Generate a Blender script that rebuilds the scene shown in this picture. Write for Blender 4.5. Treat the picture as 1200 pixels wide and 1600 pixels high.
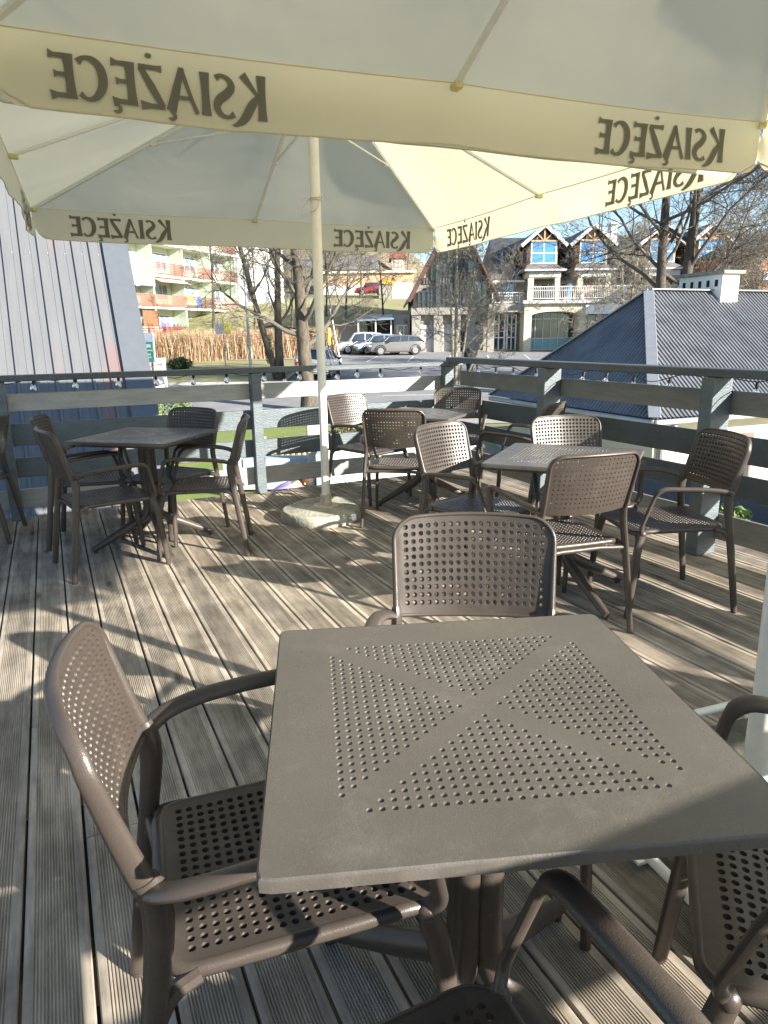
import bpy, math, random
from math import sin, cos, pi, radians, sqrt, atan2
from mathutils import Vector, Matrix
scene = bpy.context.scene
for o in list(bpy.data.objects): bpy.data.objects.remove(o)
# ---------------------------------------------------------------- camera, sky, sun, exposure
# world axes: X runs along the front railing, Y runs along the deck boards, Z=0 is the deck surface
TH = radians(25.5)                       # camera heading, measured from the board direction
def cam_axes(pitch, roll):
    f = Vector((0, cos(pitch), -sin(pitch))); u = Vector((0, sin(pitch), cos(pitch))); r = Vector((1, 0, 0))
    return cos(roll)*r + sin(roll)*u, -sin(roll)*r + cos(roll)*u, f
def to_deck(p): return Vector((p[0]*cos(TH)+p[1]*sin(TH), -p[0]*sin(TH)+p[1]*cos(TH), p[2]))
cr, cu, cf = [to_deck(v) for v in cam_axes(.2529, -.0136)]
cam_d = bpy.data.cameras.new("camera"); cam = bpy.data.objects.new("camera", cam_d)
scene.collection.objects.link(cam); scene.camera = cam
cam.matrix_world = Matrix(((cr.x, cu.x, -cf.x, 0), (cr.y, cu.y, -cf.y, 0), (cr.z, cu.z, -cf.z, 1.364), (0, 0, 0, 1)))
cam_d.sensor_fit = 'VERTICAL'; cam_d.sensor_height = 24; cam_d.lens = 24*1067/1600
cam_d.clip_start = .02; cam_d.clip_end = 3000
scene.render.resolution_x = 768; scene.render.resolution_y = 1024
world = bpy.data.worlds.new("World"); scene.world = world; world.use_nodes = True
wn = world.node_tree.nodes; wl = world.node_tree.links
sky = wn.new('ShaderNodeTexSky'); sky.sky_type = 'NISHITA'; sky.sun_disc = False
SUN_EL = radians(21.4); SUN_AZ = atan2(.537, -.843)
sky.sun_elevation = SUN_EL; sky.sun_rotation = SUN_AZ; sky.air_density = 1.0; sky.dust_density = .2; sky.ozone_density = 2.0
wl.new(sky.outputs[0], wn['Background'].inputs['Color']); wn['Background'].inputs['Strength'].default_value = .08
sun_d = bpy.data.lights.new("sun", 'SUN'); sun_d.energy = 5.0; sun_d.angle = radians(.55); sun_d.color = (1, .93, .82)
sun = bpy.data.objects.new("sun", sun_d); scene.collection.objects.link(sun)
sdir = Vector((.537*cos(SUN_EL), -.843*cos(SUN_EL), sin(SUN_EL)))
sun.rotation_euler = sdir.to_track_quat('Z', 'Y').to_euler(); sun.location = (10, -15, 12)
vs = scene.view_settings; vs.view_transform = 'Standard'; vs.look = 'None'; vs.exposure = 1.7; vs.gamma = 1; vs.use_curve_mapping = False
scene.cycles.max_bounces = 8
rnd = random.Random(7)
def BG(r, f, z=0): return to_deck((r, f, z))     # point given by metres right of / ahead of where the photographer sits
# ---------------------------------------------------------------- materials
MATS = {}
def mat(name, col=(.5,.5,.5), rough=.6, metal=0, noise=0, nscale=8, bump=0, bscale=60, spec=.5, trans=0, emit=None, col2=None, stretch=None, coat=0):
    if name in MATS: return MATS[name]
    m = bpy.data.materials.new(name); m.use_nodes = True; nt = m.node_tree; N = nt.nodes; L = nt.links
    b = N['Principled BSDF']; b.inputs['Base Color'].default_value = (*col, 1); b.inputs['Roughness'].default_value = rough
    b.inputs['Metallic'].default_value = metal; b.inputs['Specular IOR Level'].default_value = spec
    if coat: b.inputs['Coat Weight'].default_value = coat
    tc = N.new('ShaderNodeTexCoord'); src = tc.outputs['Object']
    if stretch:
        mp = N.new('ShaderNodeMapping'); mp.inputs['Scale'].default_value = stretch; L.new(src, mp.inputs[0]); src = mp.outputs[0]
    if noise or col2:
        n = N.new('ShaderNodeTexNoise'); n.inputs['Scale'].default_value = nscale; n.inputs['Detail'].default_value = 6; n.inputs['Roughness'].default_value = .65; L.new(src, n.inputs['Vector'])
        mx = N.new('ShaderNodeMix'); mx.data_type = 'RGBA'
        c2 = col2 or tuple(c*(1-noise) for c in col); c1 = col if col2 else tuple(min(1, c*(1+noise*.6)) for c in col)
        mx.inputs[6].default_value = (*c1, 1); mx.inputs[7].default_value = (*c2, 1)
        rp = N.new('ShaderNodeValToRGB'); rp.color_ramp.elements[0].position = .35; rp.color_ramp.elements[1].position = .65
        L.new(n.outputs[0], rp.inputs[0]); L.new(rp.outputs[0], mx.inputs[0]); L.new(mx.outputs[2], b.inputs['Base Color'])
    if bump:
        n2 = N.new('ShaderNodeTexNoise'); n2.inputs['Scale'].default_value = bscale; n2.inputs['Detail'].default_value = 4; L.new(src, n2.inputs['Vector'])
        bp = N.new('ShaderNodeBump'); bp.inputs['Strength'].default_value = bump; bp.inputs['Distance'].default_value = .01
        L.new(n2.outputs[0], bp.inputs['Height']); L.new(bp.outputs[0], b.inputs['Normal'])
    if trans: b.inputs['Transmission Weight'].default_value = trans
    if emit: b.inputs['Emission Color'].default_value = (*emit[0], 1); b.inputs['Emission Strength'].default_value = emit[1]
    MATS[name] = m; return m
# ---------------------------------------------------------------- mesh builder
class MB:
    def __init__(s): s.v = []; s.f = []; s.sm = []; s.mi = []; s.m = 0
    def face(s, idx, smooth=False): s.f.append(idx); s.sm.append(smooth); s.mi.append(s.m)
    def add(s, vs, fs, smooth=False):
        k = len(s.v); s.v.extend([tuple(v) for v in vs])
        for f in fs: s.face([i+k for i in f], smooth)
        return s
    def box(s, c, d, rz=0, M=None, bev=0):
        x, y, z = [a/2 for a in d]
        if bev:
            p = [(-x+bev,-y),(x-bev,-y),(x,-y+bev),(x,y-bev),(x-bev,y),(-x+bev,y),(-x,y-bev),(-x,-y+bev)]
            pts = []
            for zz, ins in ((-z, bev), (-z+bev, 0), (z-bev, 0), (z, bev)):
                for (a, b_) in p: pts.append((a*(1-ins/x), b_*(1-ins/y), zz))
            fs = [list(range(7, -1, -1)), list(range(24, 32))]
            for k in range(3):
                for i in range(8): fs.append([k*8+i, k*8+(i+1) % 8, (k+1)*8+(i+1) % 8, (k+1)*8+i])
        else:
            pts = [(a*x, b_*y, c_*z) for c_ in (-1, 1) for a, b_ in ((-1,-1),(1,-1),(1,1),(-1,1))]
            fs = [[3,2,1,0],[4,5,6,7],[0,1,5,4],[1,2,6,5],[2,3,7,6],[3,0,4,7]]
        R = M or Matrix.Rotation(rz, 3, 'Z')
        return s.add([R @ Vector(p) + Vector(c) for p in pts], fs)
    def bar(s, a, b, w, h, up=(0,0,1), bev=0):
        a = Vector(a); b = Vector(b); d = (b-a); L = d.length; d.normalize(); up = Vector(up)
        y = up.cross(d)
        if y.length < 1e-4: y = Vector((1,0,0)).cross(d)
        y.normalize(); z = d.cross(y)
        M = Matrix(((d.x,y.x,z.x),(d.y,y.y,z.y),(d.z,y.z,z.z)))
        return s.box((a+b)/2, (L, w, h), M=M, bev=bev)
    def tube(s, path, r, n=10, cap=True, sq=1.0, refup=None):
        P = [Vector(p) for p in path]; k0 = len(s.v); R = r if isinstance(r, (list, tuple)) else [r]*len(P)
        prev = None
        for i, p in enumerate(P):
            t = (P[min(i+1, len(P)-1)] - P[max(i-1, 0)]).normalized()
            if prev is None:
                a = Vector(refup) if refup else (Vector((0,0,1)) if abs(t.z) < .9 else Vector((1,0,0)))
                x = (a - t*a.dot(t)).normalized()
            else:
                x = (prev - t*prev.dot(t)); x = x.normalized() if x.length > 1e-6 else Vector((1,0,0))
            prev = x; y = t.cross(x)
            for j in range(n):
                an = 2*pi*j/n; s.v.append(tuple(p + (x*cos(an)*sq + y*sin(an))*R[i]))
        for i in range(len(P)-1):
            for j in range(n):
                a = k0+i*n+j; b = k0+i*n+(j+1) % n; s.face([a, b, b+n, a+n], True)
        if cap: s.face([k0+j for j in range(n-1, -1, -1)]); s.face([k0+(len(P)-1)*n+j for j in range(n)])
        return s
    def cyl(s, c, r, h, n=16, r2=None):
        return s.tube([c, (c[0], c[1], c[2]+h)], [r, r if r2 is None else r2], n)
    def prism(s, poly, z0, z1, M=None):   # polygon in local XY extruded in Z, mapped through M (callable)
        n = len(poly); pts = [(x, y, z0) for x, y in poly]+[(x, y, z1) for x, y in poly]
        if M: pts = [M(*p) for p in pts]
        return s.add(pts, [list(range(n-1, -1, -1)), list(range(n, 2*n))]+[[i, (i+1) % n, n+(i+1) % n, n+i] for i in range(n)])
    def lathe(s, c, prof, n=20):
        k = len(s.v)
        for r, z in prof:
            for j in range(n): s.v.append((c[0]+r*cos(2*pi*j/n), c[1]+r*sin(2*pi*j/n), c[2]+z))
        for i in range(len(prof)-1):
            for j in range(n): s.face([k+i*n+j, k+i*n+(j+1) % n, k+(i+1)*n+(j+1) % n, k+(i+1)*n+j], True)
        s.face([k+j for j in range(n-1, -1, -1)]); s.face([k+(len(prof)-1)*n+j for j in range(n)])
        return s
    def sphere(s, c, r, n=12, m=8, sc=(1,1,1)):
        k = len(s.v)
        for i in range(m+1):
            for j in range(n):
                a = pi*i/m; s.v.append((c[0]+r*sc[0]*sin(a)*cos(2*pi*j/n), c[1]+r*sc[1]*sin(a)*sin(2*pi*j/n), c[2]+r*sc[2]*cos(a)))
        for i in range(m):
            for j in range(n): s.face([k+i*n+j, k+(i+1)*n+j, k+(i+1)*n+(j+1) % n, k+i*n+(j+1) % n], True)
        return s
    def build(s, name, m, parent=None, label=None, cat=None, group=None, kind=None, sharp=40, loc=None, rz=None):
        me = bpy.data.meshes.new(name); me.from_pydata(s.v, [], s.f)
        me.polygons.foreach_set('use_smooth', s.sm)
        ms = m if isinstance(m, (list, tuple)) else [m]
        for a in ms: me.materials.append(a)
        if len(ms) > 1: me.polygons.foreach_set('material_index', s.mi)
        me.update()
        if any(s.sm): me.set_sharp_from_angle(angle=radians(sharp))
        o = bpy.data.objects.new(name, me); scene.collection.objects.link(o)
        if parent: o.parent = parent
        if loc is not None: o.location = loc
        if rz is not None: o.rotation_euler = (0, 0, rz)
        tag(o, label, cat, group, kind); return o
def tag(o, label=None, cat=None, group=None, kind=None):
    if label: o['label'] = label
    if cat: o['category'] = cat
    if group: o['group'] = group
    if kind: o['kind'] = kind
    return o
def thing(name, label, cat, loc=(0,0,0), rz=0, group=None):
    o = bpy.data.objects.new(name, None); scene.collection.objects.link(o); o.empty_display_size = .2
    o.location = loc; o.rotation_euler = (0, 0, rz); return tag(o, label, cat, group)
def kids(o): return [c for c in bpy.data.objects if c.parent == o]
def copy_tree(o, parent=None):
    c = o.copy(); scene.collection.objects.link(c)
    if parent: c.parent = parent
    for ch in kids(o): copy_tree(ch, c)
    return c
def bez(P, n=8):      # smooth polyline through control points (Catmull-Rom)
    P = [Vector(p) for p in P]; out = []
    Q = [2*P[0]-P[1]]+P+[2*P[-1]-P[-2]]
    for i in range(1, len(Q)-2):
        for k in range(n):
            t = k/n; a, b, c, d = Q[i-1], Q[i], Q[i+1], Q[i+2]
            out.append(.5*((2*b)+(c-a)*t+(2*a-5*b+4*c-d)*t*t+(3*b-a-3*c+d)*t**3))
    out.append(P[-1]); return out
def rounded(P, r, n=5):   # polyline with filleted corners
    P = [Vector(p) for p in P]; out = [P[0]]
    for i in range(1, len(P)-1):
        a, b, c = P[i-1], P[i], P[i+1]; rr = min(r, (a-b).length*.45, (c-b).length*.45)
        p = b+(a-b).normalized()*rr; q = b+(c-b).normalized()*rr
        for k in range(n+1):
            t = k/n; out.append((1-t)**2*p+2*t*(1-t)*b+t*t*q)
    out.append(P[-1]); return out
# ---------------------------------------------------------------- specific materials
def deck_mat():
    m = bpy.data.materials.new("weathered_deck_wood"); m.use_nodes = True; N = m.node_tree.nodes; L = m.node_tree.links; b = N['Principled BSDF']
    tc = N.new('ShaderNodeTexCoord'); at = N.new('ShaderNodeAttribute'); at.attribute_name = 'plank'
    mp = N.new('ShaderNodeMapping'); mp.inputs['Scale'].default_value = (26, 2.2, 26); L.new(tc.outputs['Object'], mp.inputs[0])
    ad = N.new('ShaderNodeVectorMath'); ad.operation = 'ADD'; cmb = N.new('ShaderNodeCombineXYZ')
    ml = N.new('ShaderNodeMath'); ml.operation = 'MULTIPLY'; ml.inputs[1].default_value = 37; L.new(at.outputs['Fac'], ml.inputs[0]); L.new(ml.outputs[0], cmb.inputs[1]); L.new(ml.outputs[0], cmb.inputs[2])
    L.new(mp.outputs[0], ad.inputs[0]); L.new(cmb.outputs[0], ad.inputs[1])
    n1 = N.new('ShaderNodeTexNoise'); n1.inputs['Scale'].default_value = 1; n1.inputs['Detail'].default_value = 8; n1.inputs['Roughness'].default_value = .7; L.new(ad.outputs[0], n1.inputs['Vector'])
    r1 = N.new('ShaderNodeValToRGB'); e = r1.color_ramp.elements; e[0].position = .28; e[0].color = (.20,.175,.145,1); e[1].position = .72; e[1].color = (.59,.53,.445,1); L.new(n1.outputs[0], r1.inputs[0])
    n2 = N.new('ShaderNodeTexNoise'); n2.inputs['Scale'].default_value = 3.2; n2.inputs['Detail'].default_value = 6; n2.inputs['Roughness'].default_value = .6; L.new(tc.outputs['Object'], n2.inputs['Vector'])
    r2 = N.new('ShaderNodeValToRGB'); e = r2.color_ramp.elements; e[0].position = .35; e[0].color = (.55,.55,.55,1); e[1].position = .62; e[1].color = (1.1,1.1,1.1,1); L.new(n2.outputs[0], r2.inputs[0])
    mx = N.new('ShaderNodeMix'); mx.data_type = 'RGBA'; mx.blend_type = 'MULTIPLY'; mx.inputs[0].default_value = .8; L.new(r1.outputs[0], mx.inputs[6]); L.new(r2.outputs[0], mx.inputs[7])
    r3 = N.new('ShaderNodeValToRGB'); r3.color_ramp.elements[0].color = (.86,.85,.84,1); r3.color_ramp.elements[1].color = (1.1,1.07,1.03,1); L.new(at.outputs['Fac'], r3.inputs[0])
    mx2 = N.new('ShaderNodeMix'); mx2.data_type = 'RGBA'; mx2.blend_type = 'MULTIPLY'; mx2.inputs[0].default_value = 1; L.new(mx.outputs[2], mx2.inputs[6]); L.new(r3.outputs[0], mx2.inputs[7])
    vo = N.new('ShaderNodeTexVoronoi'); vo.inputs['Scale'].default_value = 1; mp2 = N.new('ShaderNodeMapping'); mp2.inputs['Scale'].default_value = (9, 2.6, 9); L.new(tc.outputs['Object'], mp2.inputs[0])
    nz = N.new('ShaderNodeMix'); nz.data_type = 'RGBA'; nz.inputs[0].default_value = .12; L.new(mp2.outputs[0], nz.inputs[6]); L.new(n2.outputs['Color'], nz.inputs[7]); L.new(nz.outputs[2], vo.inputs['Vector'])
    r4 = N.new('ShaderNodeValToRGB'); e = r4.color_ramp.elements; e[0].position = .06; e[0].color = (.3,.26,.22,1); e[1].position = .19; e[1].color = (1,1,1,1); L.new(vo.outputs['Distance'], r4.inputs[0])
    mx3 = N.new('ShaderNodeMix'); mx3.data_type = 'RGBA'; mx3.blend_type = 'MULTIPLY'; mx3.inputs[0].default_value = .8; L.new(mx2.outputs[2], mx3.inputs[6]); L.new(r4.outputs[0], mx3.inputs[7])
    L.new(mx3.outputs[2], b.inputs['Base Color']); b.inputs['Roughness'].default_value = .82; b.inputs['Specular IOR Level'].default_value = .25
    bp = N.new('ShaderNodeBump'); bp.inputs['Strength'].default_value = .35; bp.inputs['Distance'].default_value = .003; L.new(n1.outputs[0], bp.inputs['Height']); L.new(bp.outputs[0], b.inputs['Normal'])
    return m
M_DECK = deck_mat()
def worn(name, col, dust, rough, scr=0):
    m = bpy.data.materials.new(name); m.use_nodes = True; N = m.node_tree.nodes; L = m.node_tree.links; b = N['Principled BSDF']
    tc = N.new('ShaderNodeTexCoord'); oi = N.new('ShaderNodeObjectInfo'); ad = N.new('ShaderNodeVectorMath'); ad.operation = 'ADD'; L.new(tc.outputs['Object'], ad.inputs[0]); L.new(oi.outputs['Location'], ad.inputs[1])
    def noise(sc, det, src=None, rg=.6):
        n = N.new('ShaderNodeTexNoise'); n.inputs['Scale'].default_value = sc; n.inputs['Detail'].default_value = det; n.inputs['Roughness'].default_value = rg; L.new(src or ad.outputs[0], n.inputs['Vector']); return n.outputs[0]
    def ramp(x, p0, p1, c0=0, c1=1):
        r = N.new('ShaderNodeMapRange'); r.inputs[1].default_value = p0; r.inputs[2].default_value = p1; r.inputs[3].default_value = c0; r.inputs[4].default_value = c1; L.new(x, r.inputs[0]); return r.outputs[0]
    def mixc(f, a, b_):
        x = N.new('ShaderNodeMix'); x.data_type = 'RGBA'; L.new(f, x.inputs[0])
        for i, c in ((6, a), (7, b_)):
            if isinstance(c, tuple): x.inputs[i].default_value = (*c, 1)
            else: L.new(c, x.inputs[i])
        return x.outputs[2]
    c = mixc(ramp(noise(3.1, 5), .35, .7), tuple(v*.88 for v in col), tuple(v*1.10 for v in col))
    c = mixc(ramp(noise(7.5, 9, rg=.75), .54, .72, 0, .42), c, dust)          # dust film in blotches
    c = mixc(ramp(noise(210, 3), .66, .72, 0, .5), c, dust)                   # fine specks
    if scr:
        mp = N.new('ShaderNodeMapping'); mp.inputs['Rotation'].default_value = (0, 0, .7); mp.inputs['Scale'].default_value = (160, 3, 1); L.new(ad.outputs[0], mp.inputs[0])
        c = mixc(ramp(noise(1, 2, mp.outputs[0]), .70, .74, 0, .35), c, tuple(v*1.5 for v in col))
        mp = N.new('ShaderNodeMapping'); mp.inputs['Rotation'].default_value = (0, 0, -.4); mp.inputs['Scale'].default_value = (4, 190, 1); L.new(ad.outputs[0], mp.inputs[0])
        c = mixc(ramp(noise(1, 2, mp.outputs[0]), .71, .74, 0, .3), c, tuple(v*1.6 for v in col))
    L.new(c, b.inputs['Base Color']); L.new(ramp(noise(11, 6), .3, .75, rough-.08, rough+.16), b.inputs['Roughness'])
    bp = N.new('ShaderNodeBump'); bp.inputs['Strength'].default_value = .16; bp.inputs['Distance'].default_value = .004; L.new(noise(430, 2), bp.inputs['Height']); L.new(bp.outputs[0], b.inputs['Normal'])
    return m
M_PLAST = worn('taupe_resin_plastic', (.058,.047,.040), (.12,.105,.09), .33)
M_TOP = worn('taupe_table_laminate', (.094,.085,.076), (.18,.168,.15), .30, scr=1)
M_RAIL = mat('painted_pale_grey_timber', (.36,.365,.35), rough=.55, bump=.5, bscale=40, noise=.16, nscale=4, stretch=(1,1,6))
M_RAILD = mat('painted_slate_timber', (.068,.086,.097), rough=.45, bump=.5, bscale=40, noise=.2, nscale=4, stretch=(1,1,4))
M_RAILG = mat('shaded_pale_grey_timber', (.20,.20,.185), rough=.55, bump=.5, bscale=40, noise=.16, nscale=4, stretch=(1,1,5))  # pale board paint again, toned darker for the shaded right railing
M_SCREW = mat('screw_steel', (.25,.25,.25), rough=.4, metal=.8)
def fabric(name, col, tr):
    m = bpy.data.materials.new(name); m.use_nodes = True; N = m.node_tree.nodes; L = m.node_tree.links; N.remove(N['Principled BSDF'])
    d = N.new('ShaderNodeBsdfDiffuse'); t = N.new('ShaderNodeBsdfTranslucent'); x = N.new('ShaderNodeMixShader'); x.inputs[0].default_value = tr
    tc = N.new('ShaderNodeTexCoord'); n = N.new('ShaderNodeTexNoise'); n.inputs['Scale'].default_value = 1.6; n.inputs['Detail'].default_value = 5; L.new(tc.outputs['Object'], n.inputs['Vector'])
    mx = N.new('ShaderNodeMix'); mx.data_type = 'RGBA'; mx.inputs[6].default_value = (*[c*.93 for c in col], 1); mx.inputs[7].default_value = (*col, 1); L.new(n.outputs[0], mx.inputs[0])
    L.new(mx.outputs[2], d.inputs[0]); t.inputs[0].default_value = (col[0], col[1]*.98, col[2]*.86, 1)
    n2 = N.new('ShaderNodeTexNoise'); n2.inputs['Scale'].default_value = 1.3; n2.inputs['Detail'].default_value = 3; n2.inputs['Distortion'].default_value = .3; L.new(tc.outputs['Object'], n2.inputs['Vector'])
    bp = N.new('ShaderNodeBump'); bp.inputs['Strength'].default_value = .35; bp.inputs['Distance'].default_value = .03; L.new(bp.outputs[0], t.inputs['Normal']); L.new(n2.outputs[0], bp.inputs['Height']); L.new(bp.outputs[0], d.inputs['Normal'])
    L.new(d.outputs[0], x.inputs[1]); L.new(t.outputs[0], x.inputs[2]); L.new(x.outputs[0], N['Material Output'].inputs[0]); return m
M_CANV = fabric('cream_canvas', (.74,.71,.575), .42)
M_INK = fabric('taupe_print_ink', (.27,.26,.225), .42)
M_POLE = mat('cream_enamel', (.78,.77,.71), rough=.35, noise=.06, nscale=14)
M_CAPY = mat('yellowed_plastic', (.62,.55,.24), rough=.5)
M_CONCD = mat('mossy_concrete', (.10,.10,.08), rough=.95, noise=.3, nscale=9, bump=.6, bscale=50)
M_CONC = mat('old_concrete', (.44,.43,.37), rough=.92, col2=(.24,.235,.19), nscale=6, bump=.8, bscale=45)
# ================================================================ DECK
PITCH = .149; DECK_V1 = 5.985; RAIL_V = 5.975; RAIL_U = 3.66
def build_deck():
    mb = MB(); pl = []
    k0, k1 = -18, 27
    W = PITCH-.008
    def profile(w):
        pr = [(-w/2, -.025), (-w/2, -.003), (-w/2+.003, 0), (-w/2+.021, 0)]
        n = 14; span = w-.042; p = span/n
        for i in range(n):
            x = -w/2+.021+i*p
            pr += [(x+.0006, -.0030), (x+p*.42, -.0030), (x+p*.50, 0), (x+p-.0004, 0)]
        pr += [(w/2-.003, 0), (w/2, -.003), (w/2, -.025)]
        return pr
    pr = profile(W)
    for k in range(k0, k1):
        c = .006+PITCH*k
        y = -.55; end = DECK_V1 + rnd.uniform(-.004, .004)
        while y < end:
            L = rnd.choice((1.9, 2.4, 3.1, 3.6)); y2 = min(y+L, end)
            if end-y2 < .6: y2 = end
            a = len(mb.v); zz = rnd.uniform(-.0008, .0008)
            for yy in (y, y2-.003): mb.v += [(c+px, yy, zz+pz) for px, pz in pr]
            n = len(pr); f0 = len(mb.f)
            for i in range(n-1): mb.face([a+i, a+i+1, a+n+i+1, a+n+i])
            mb.face([a+n+i for i in range(n)]); mb.face([a+i for i in range(n-1, -1, -1)])
            pl += [rnd.random()]*(len(mb.f)-f0); y = y2
    o = mb.build('deck_floor', M_DECK, kind='structure', label='weathered grooved timber terrace boards')
    at = o.data.attributes.new('plank', 'FLOAT', 'FACE'); at.data.foreach_set('value', pl)
    # fascia and joists under the boards
    j = MB(); j.box((.6, DECK_V1-.03, -.12), (6.6, .045, .18)); j.box((3.97, 2.7, -.12), (.045, 6.5, .18)); j.box((.6, -.5, -.16), (6.6, .06, .2))
    for i in range(8): j.box((.6, DECK_V1-.5-i*.8, -.1), (6.6, .06, .14))
    j.build('deck_frame', mat('dark_joist_wood', (.10,.08,.06), rough=.9), kind='structure', label='dark timber joists below the terrace')
build_deck()
mb = MB(); mb.add([(-3,-.5,-1.46),(4.1,-.5,-1.46),(4.1,5.9,-1.46),(-3,5.9,-1.46)],[[0,1,2,3]]); mb.build('earth', mat('shade_dark_earth', (.035,.03,.025), rough=1), kind='structure')  # earth coloured near black so the board gaps look shaded
mb = MB(); mb.box((.6,5.93,-.82),(7,.03,1.25)); mb.box((3.93,2.7,-.82),(.03,6.4,1.25)); mb.build('added_deck_skirt', mat('added_skirt_dark', (.06,.055,.05), rough=.9), kind='structure')  # unseen skirt, added to keep light from under the deck
# ================================================================ RAILINGS
def post(mb, x, y, sx, sy, z1=1.065): mb.box((x, y, z1/2+.001), (sx, sy, z1-.002), bev=.004)
BZ = [(.07,.225), (.32,.475), (.57,.74), (.835,.97)]
M_RAILS = mat('painted_slate_blue_timber', (.10,.127,.143), rough=.45, bump=.5, bscale=40, noise=.18, nscale=4, stretch=(1,1,4))
rl = thing('railing', 'pale grey timber railing across the far end of the deck, with three posts', 'railing', (0, RAIL_V, 0))
mb = MB(); mb.box((.05, -.03, 1.0875), (7.28, .145, .045), bev=.005); mb.build('top_rail', M_RAILD, rl)
for z0, z1 in BZ:
    mb = MB()
    for a, b in ((-3.6, -.335), (-.331, 1.63), (1.634, 3.60)): mb.box(((a+b)/2, .022+rnd.uniform(-.001,.001), (z0+z1)/2), (b-a, .026, z1-z0), bev=.003)
    for px_ in (-.36, 1.60, 3.54):
        for dx in (-.055, .055) if px_ != 3.54 else (-.02,):
            for dz in (-.04, .045): mb.tube([(px_+dx, .006, (z0+z1)/2+dz), (px_+dx, .0085, (z0+z1)/2+dz)], .0045, 8)
    mb.build('board', M_RAIL if z0 in (.07,.835) else M_RAILS, rl)
for x in (-.36, 1.60, 3.60, -2.4):
    mb = MB()
    if x == 3.60: mb.box((3.54, -.05, .53), (.10, .085, 1.063), bev=.004)
    else: mb.box((x, -.045, .532), (.085, .10, 1.062), bev=.004)
    mb.build('post', M_RAILS, rl)
rr = thing('railing', 'dark slate timber railing along the right side, in front of the neighbouring roof', 'railing', (RAIL_U, 0, 0))
mb = MB(); mb.box((-.065, 2.75, 1.125), (.15, 6.35, .05), bev=.005); mb.build('top_rail', M_RAILD, rr)
for z0, z1 in ((.09,.255), (.37,.52), (.59,.755), (.875,1.016)):
    mb = MB()
    for a, b in ((-.4, .9), (.904, 2.87), (2.874, 4.42), (4.424, 5.9)): mb.box((.024+rnd.uniform(-.001,.001), (a+b)/2, (z0+z1)/2), (.026, b-a, z1-z0), bev=.003)
    mb.build('board', M_RAILG if z0 in (.09,.875) else M_RAILD, rr)
for y in (.9, 2.87, 4.42):
    mb = MB(); mb.box((-.075, y, .549), (.165, .09, 1.097), bev=.004); mb.build('post', M_RAILS, rr)
rn = thing('railing', 'timber railing closing the deck behind the near table', 'railing', (0, -.37, 0))
mb = MB(); mb.box((.1, 0, 1.12), (6.9, .145, .045), bev=.005); mb.build('top_rail', M_RAILD, rn)
for z0, z1 in BZ:
    mb = MB(); mb.box((.1, -.03, (z0+z1)/2+.02), (6.9, .026, z1-z0), bev=.003); mb.build('board', M_RAILD, rn)
for x in (-2.6, -.9, .75, 2.3, 3.5):
    mb = MB(); mb.box((x, .03, .548), (.09, .09, 1.094), bev=.004); mb.build('post', M_RAILD, rn)
# ================================================================ STRING LIGHTS
M_BLK = mat('black_rubber', (.015,.015,.016), rough=.5)
M_GLASS = mat('clear_bulb_glass', (1,1,1), rough=.02, trans=1, spec=.5)
def bulb_mesh():
    s = MB(); s.lathe((0,0,0), [(.008,.012),(.0135,.008),(.0145,-.03),(.012,-.038)], 12)
    g = MB(); g.lathe((0,0,0), [(.010,-.036),(.014,-.045),(.024,-.058),(.029,-.074),(.027,-.090),(.018,-.103),(.004,-.108)], 16)
    f = MB(); f.tube([(-.006,0,-.04),(-.008,0,-.075),(0,.003,-.088),(.008,0,-.075),(.006,0,-.04)], .0012, 5)
    return s, g, f
def string_lights(label, pts, name='string_lights'):
    t = thing(name, label, 'string lights', pts[0][0])
    o0 = Vector(pts[0][0]); P = []
    for i, (p, tilt) in enumerate(pts):
        P.append(Vector(p)-o0+Vector((0,0,.01)))
        if i < len(pts)-1:
            q = Vector(pts[i+1][0])
            m = (Vector(p)+q)/2-o0; m.z += rnd.choice((-.035,-.02,.012,.03)); P.append(m+Vector((0,0,.01)))
    mb = MB(); mb.tube(bez(P, 5), .0032, 5); mb.build('cable', M_BLK, t)
    s, g, f = bulb_mesh(); so = go = fo = None
    for i, (p, tilt) in enumerate(pts):
        if so is None:
            so = s.build('socket', M_BLK, t); go = g.build('bulb', M_GLASS, so); fo = f.build('filament', mat('brass_wire', (.5,.35,.12), rough=.3, metal=1), so); a = so
        else:
            a = so.copy(); scene.collection.objects.link(a); a.parent = t
            for c in (go, fo): d = c.copy(); scene.collection.objects.link(d); d.parent = a
        a.location = Vector(p)-o0; a.rotation_euler = tilt; a.scale = (.82,.82,.82)
    return t
lp = [((x, 6.035 if abs(x-3.1) > .01 else 6.035, 1.062+rnd.uniform(-.01,.008)), (rnd.uniform(-.12,.12), rnd.uniform(-.15,.15), 0)) for x in (-.95,-.55,-.12,.18,.50,.79,1.10,1.38,1.72,2.05,2.42,2.62,2.86,3.3)]
string_lights('clear bulbs on a black cable under the rail at the far end of the deck', lp)
rp_ = [((3.74, y, 1.062+rnd.uniform(-.01,.008)), (rnd.uniform(-.15,.15), rnd.choice((-.1,.1,.3)), 0)) for y in (5.7,5.38,5.11,4.79,4.5,4.2,3.95,3.68,3.36,3.05,2.72,2.35)]
string_lights('clear bulbs on a black cable along the right-hand rail', rp_)
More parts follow.
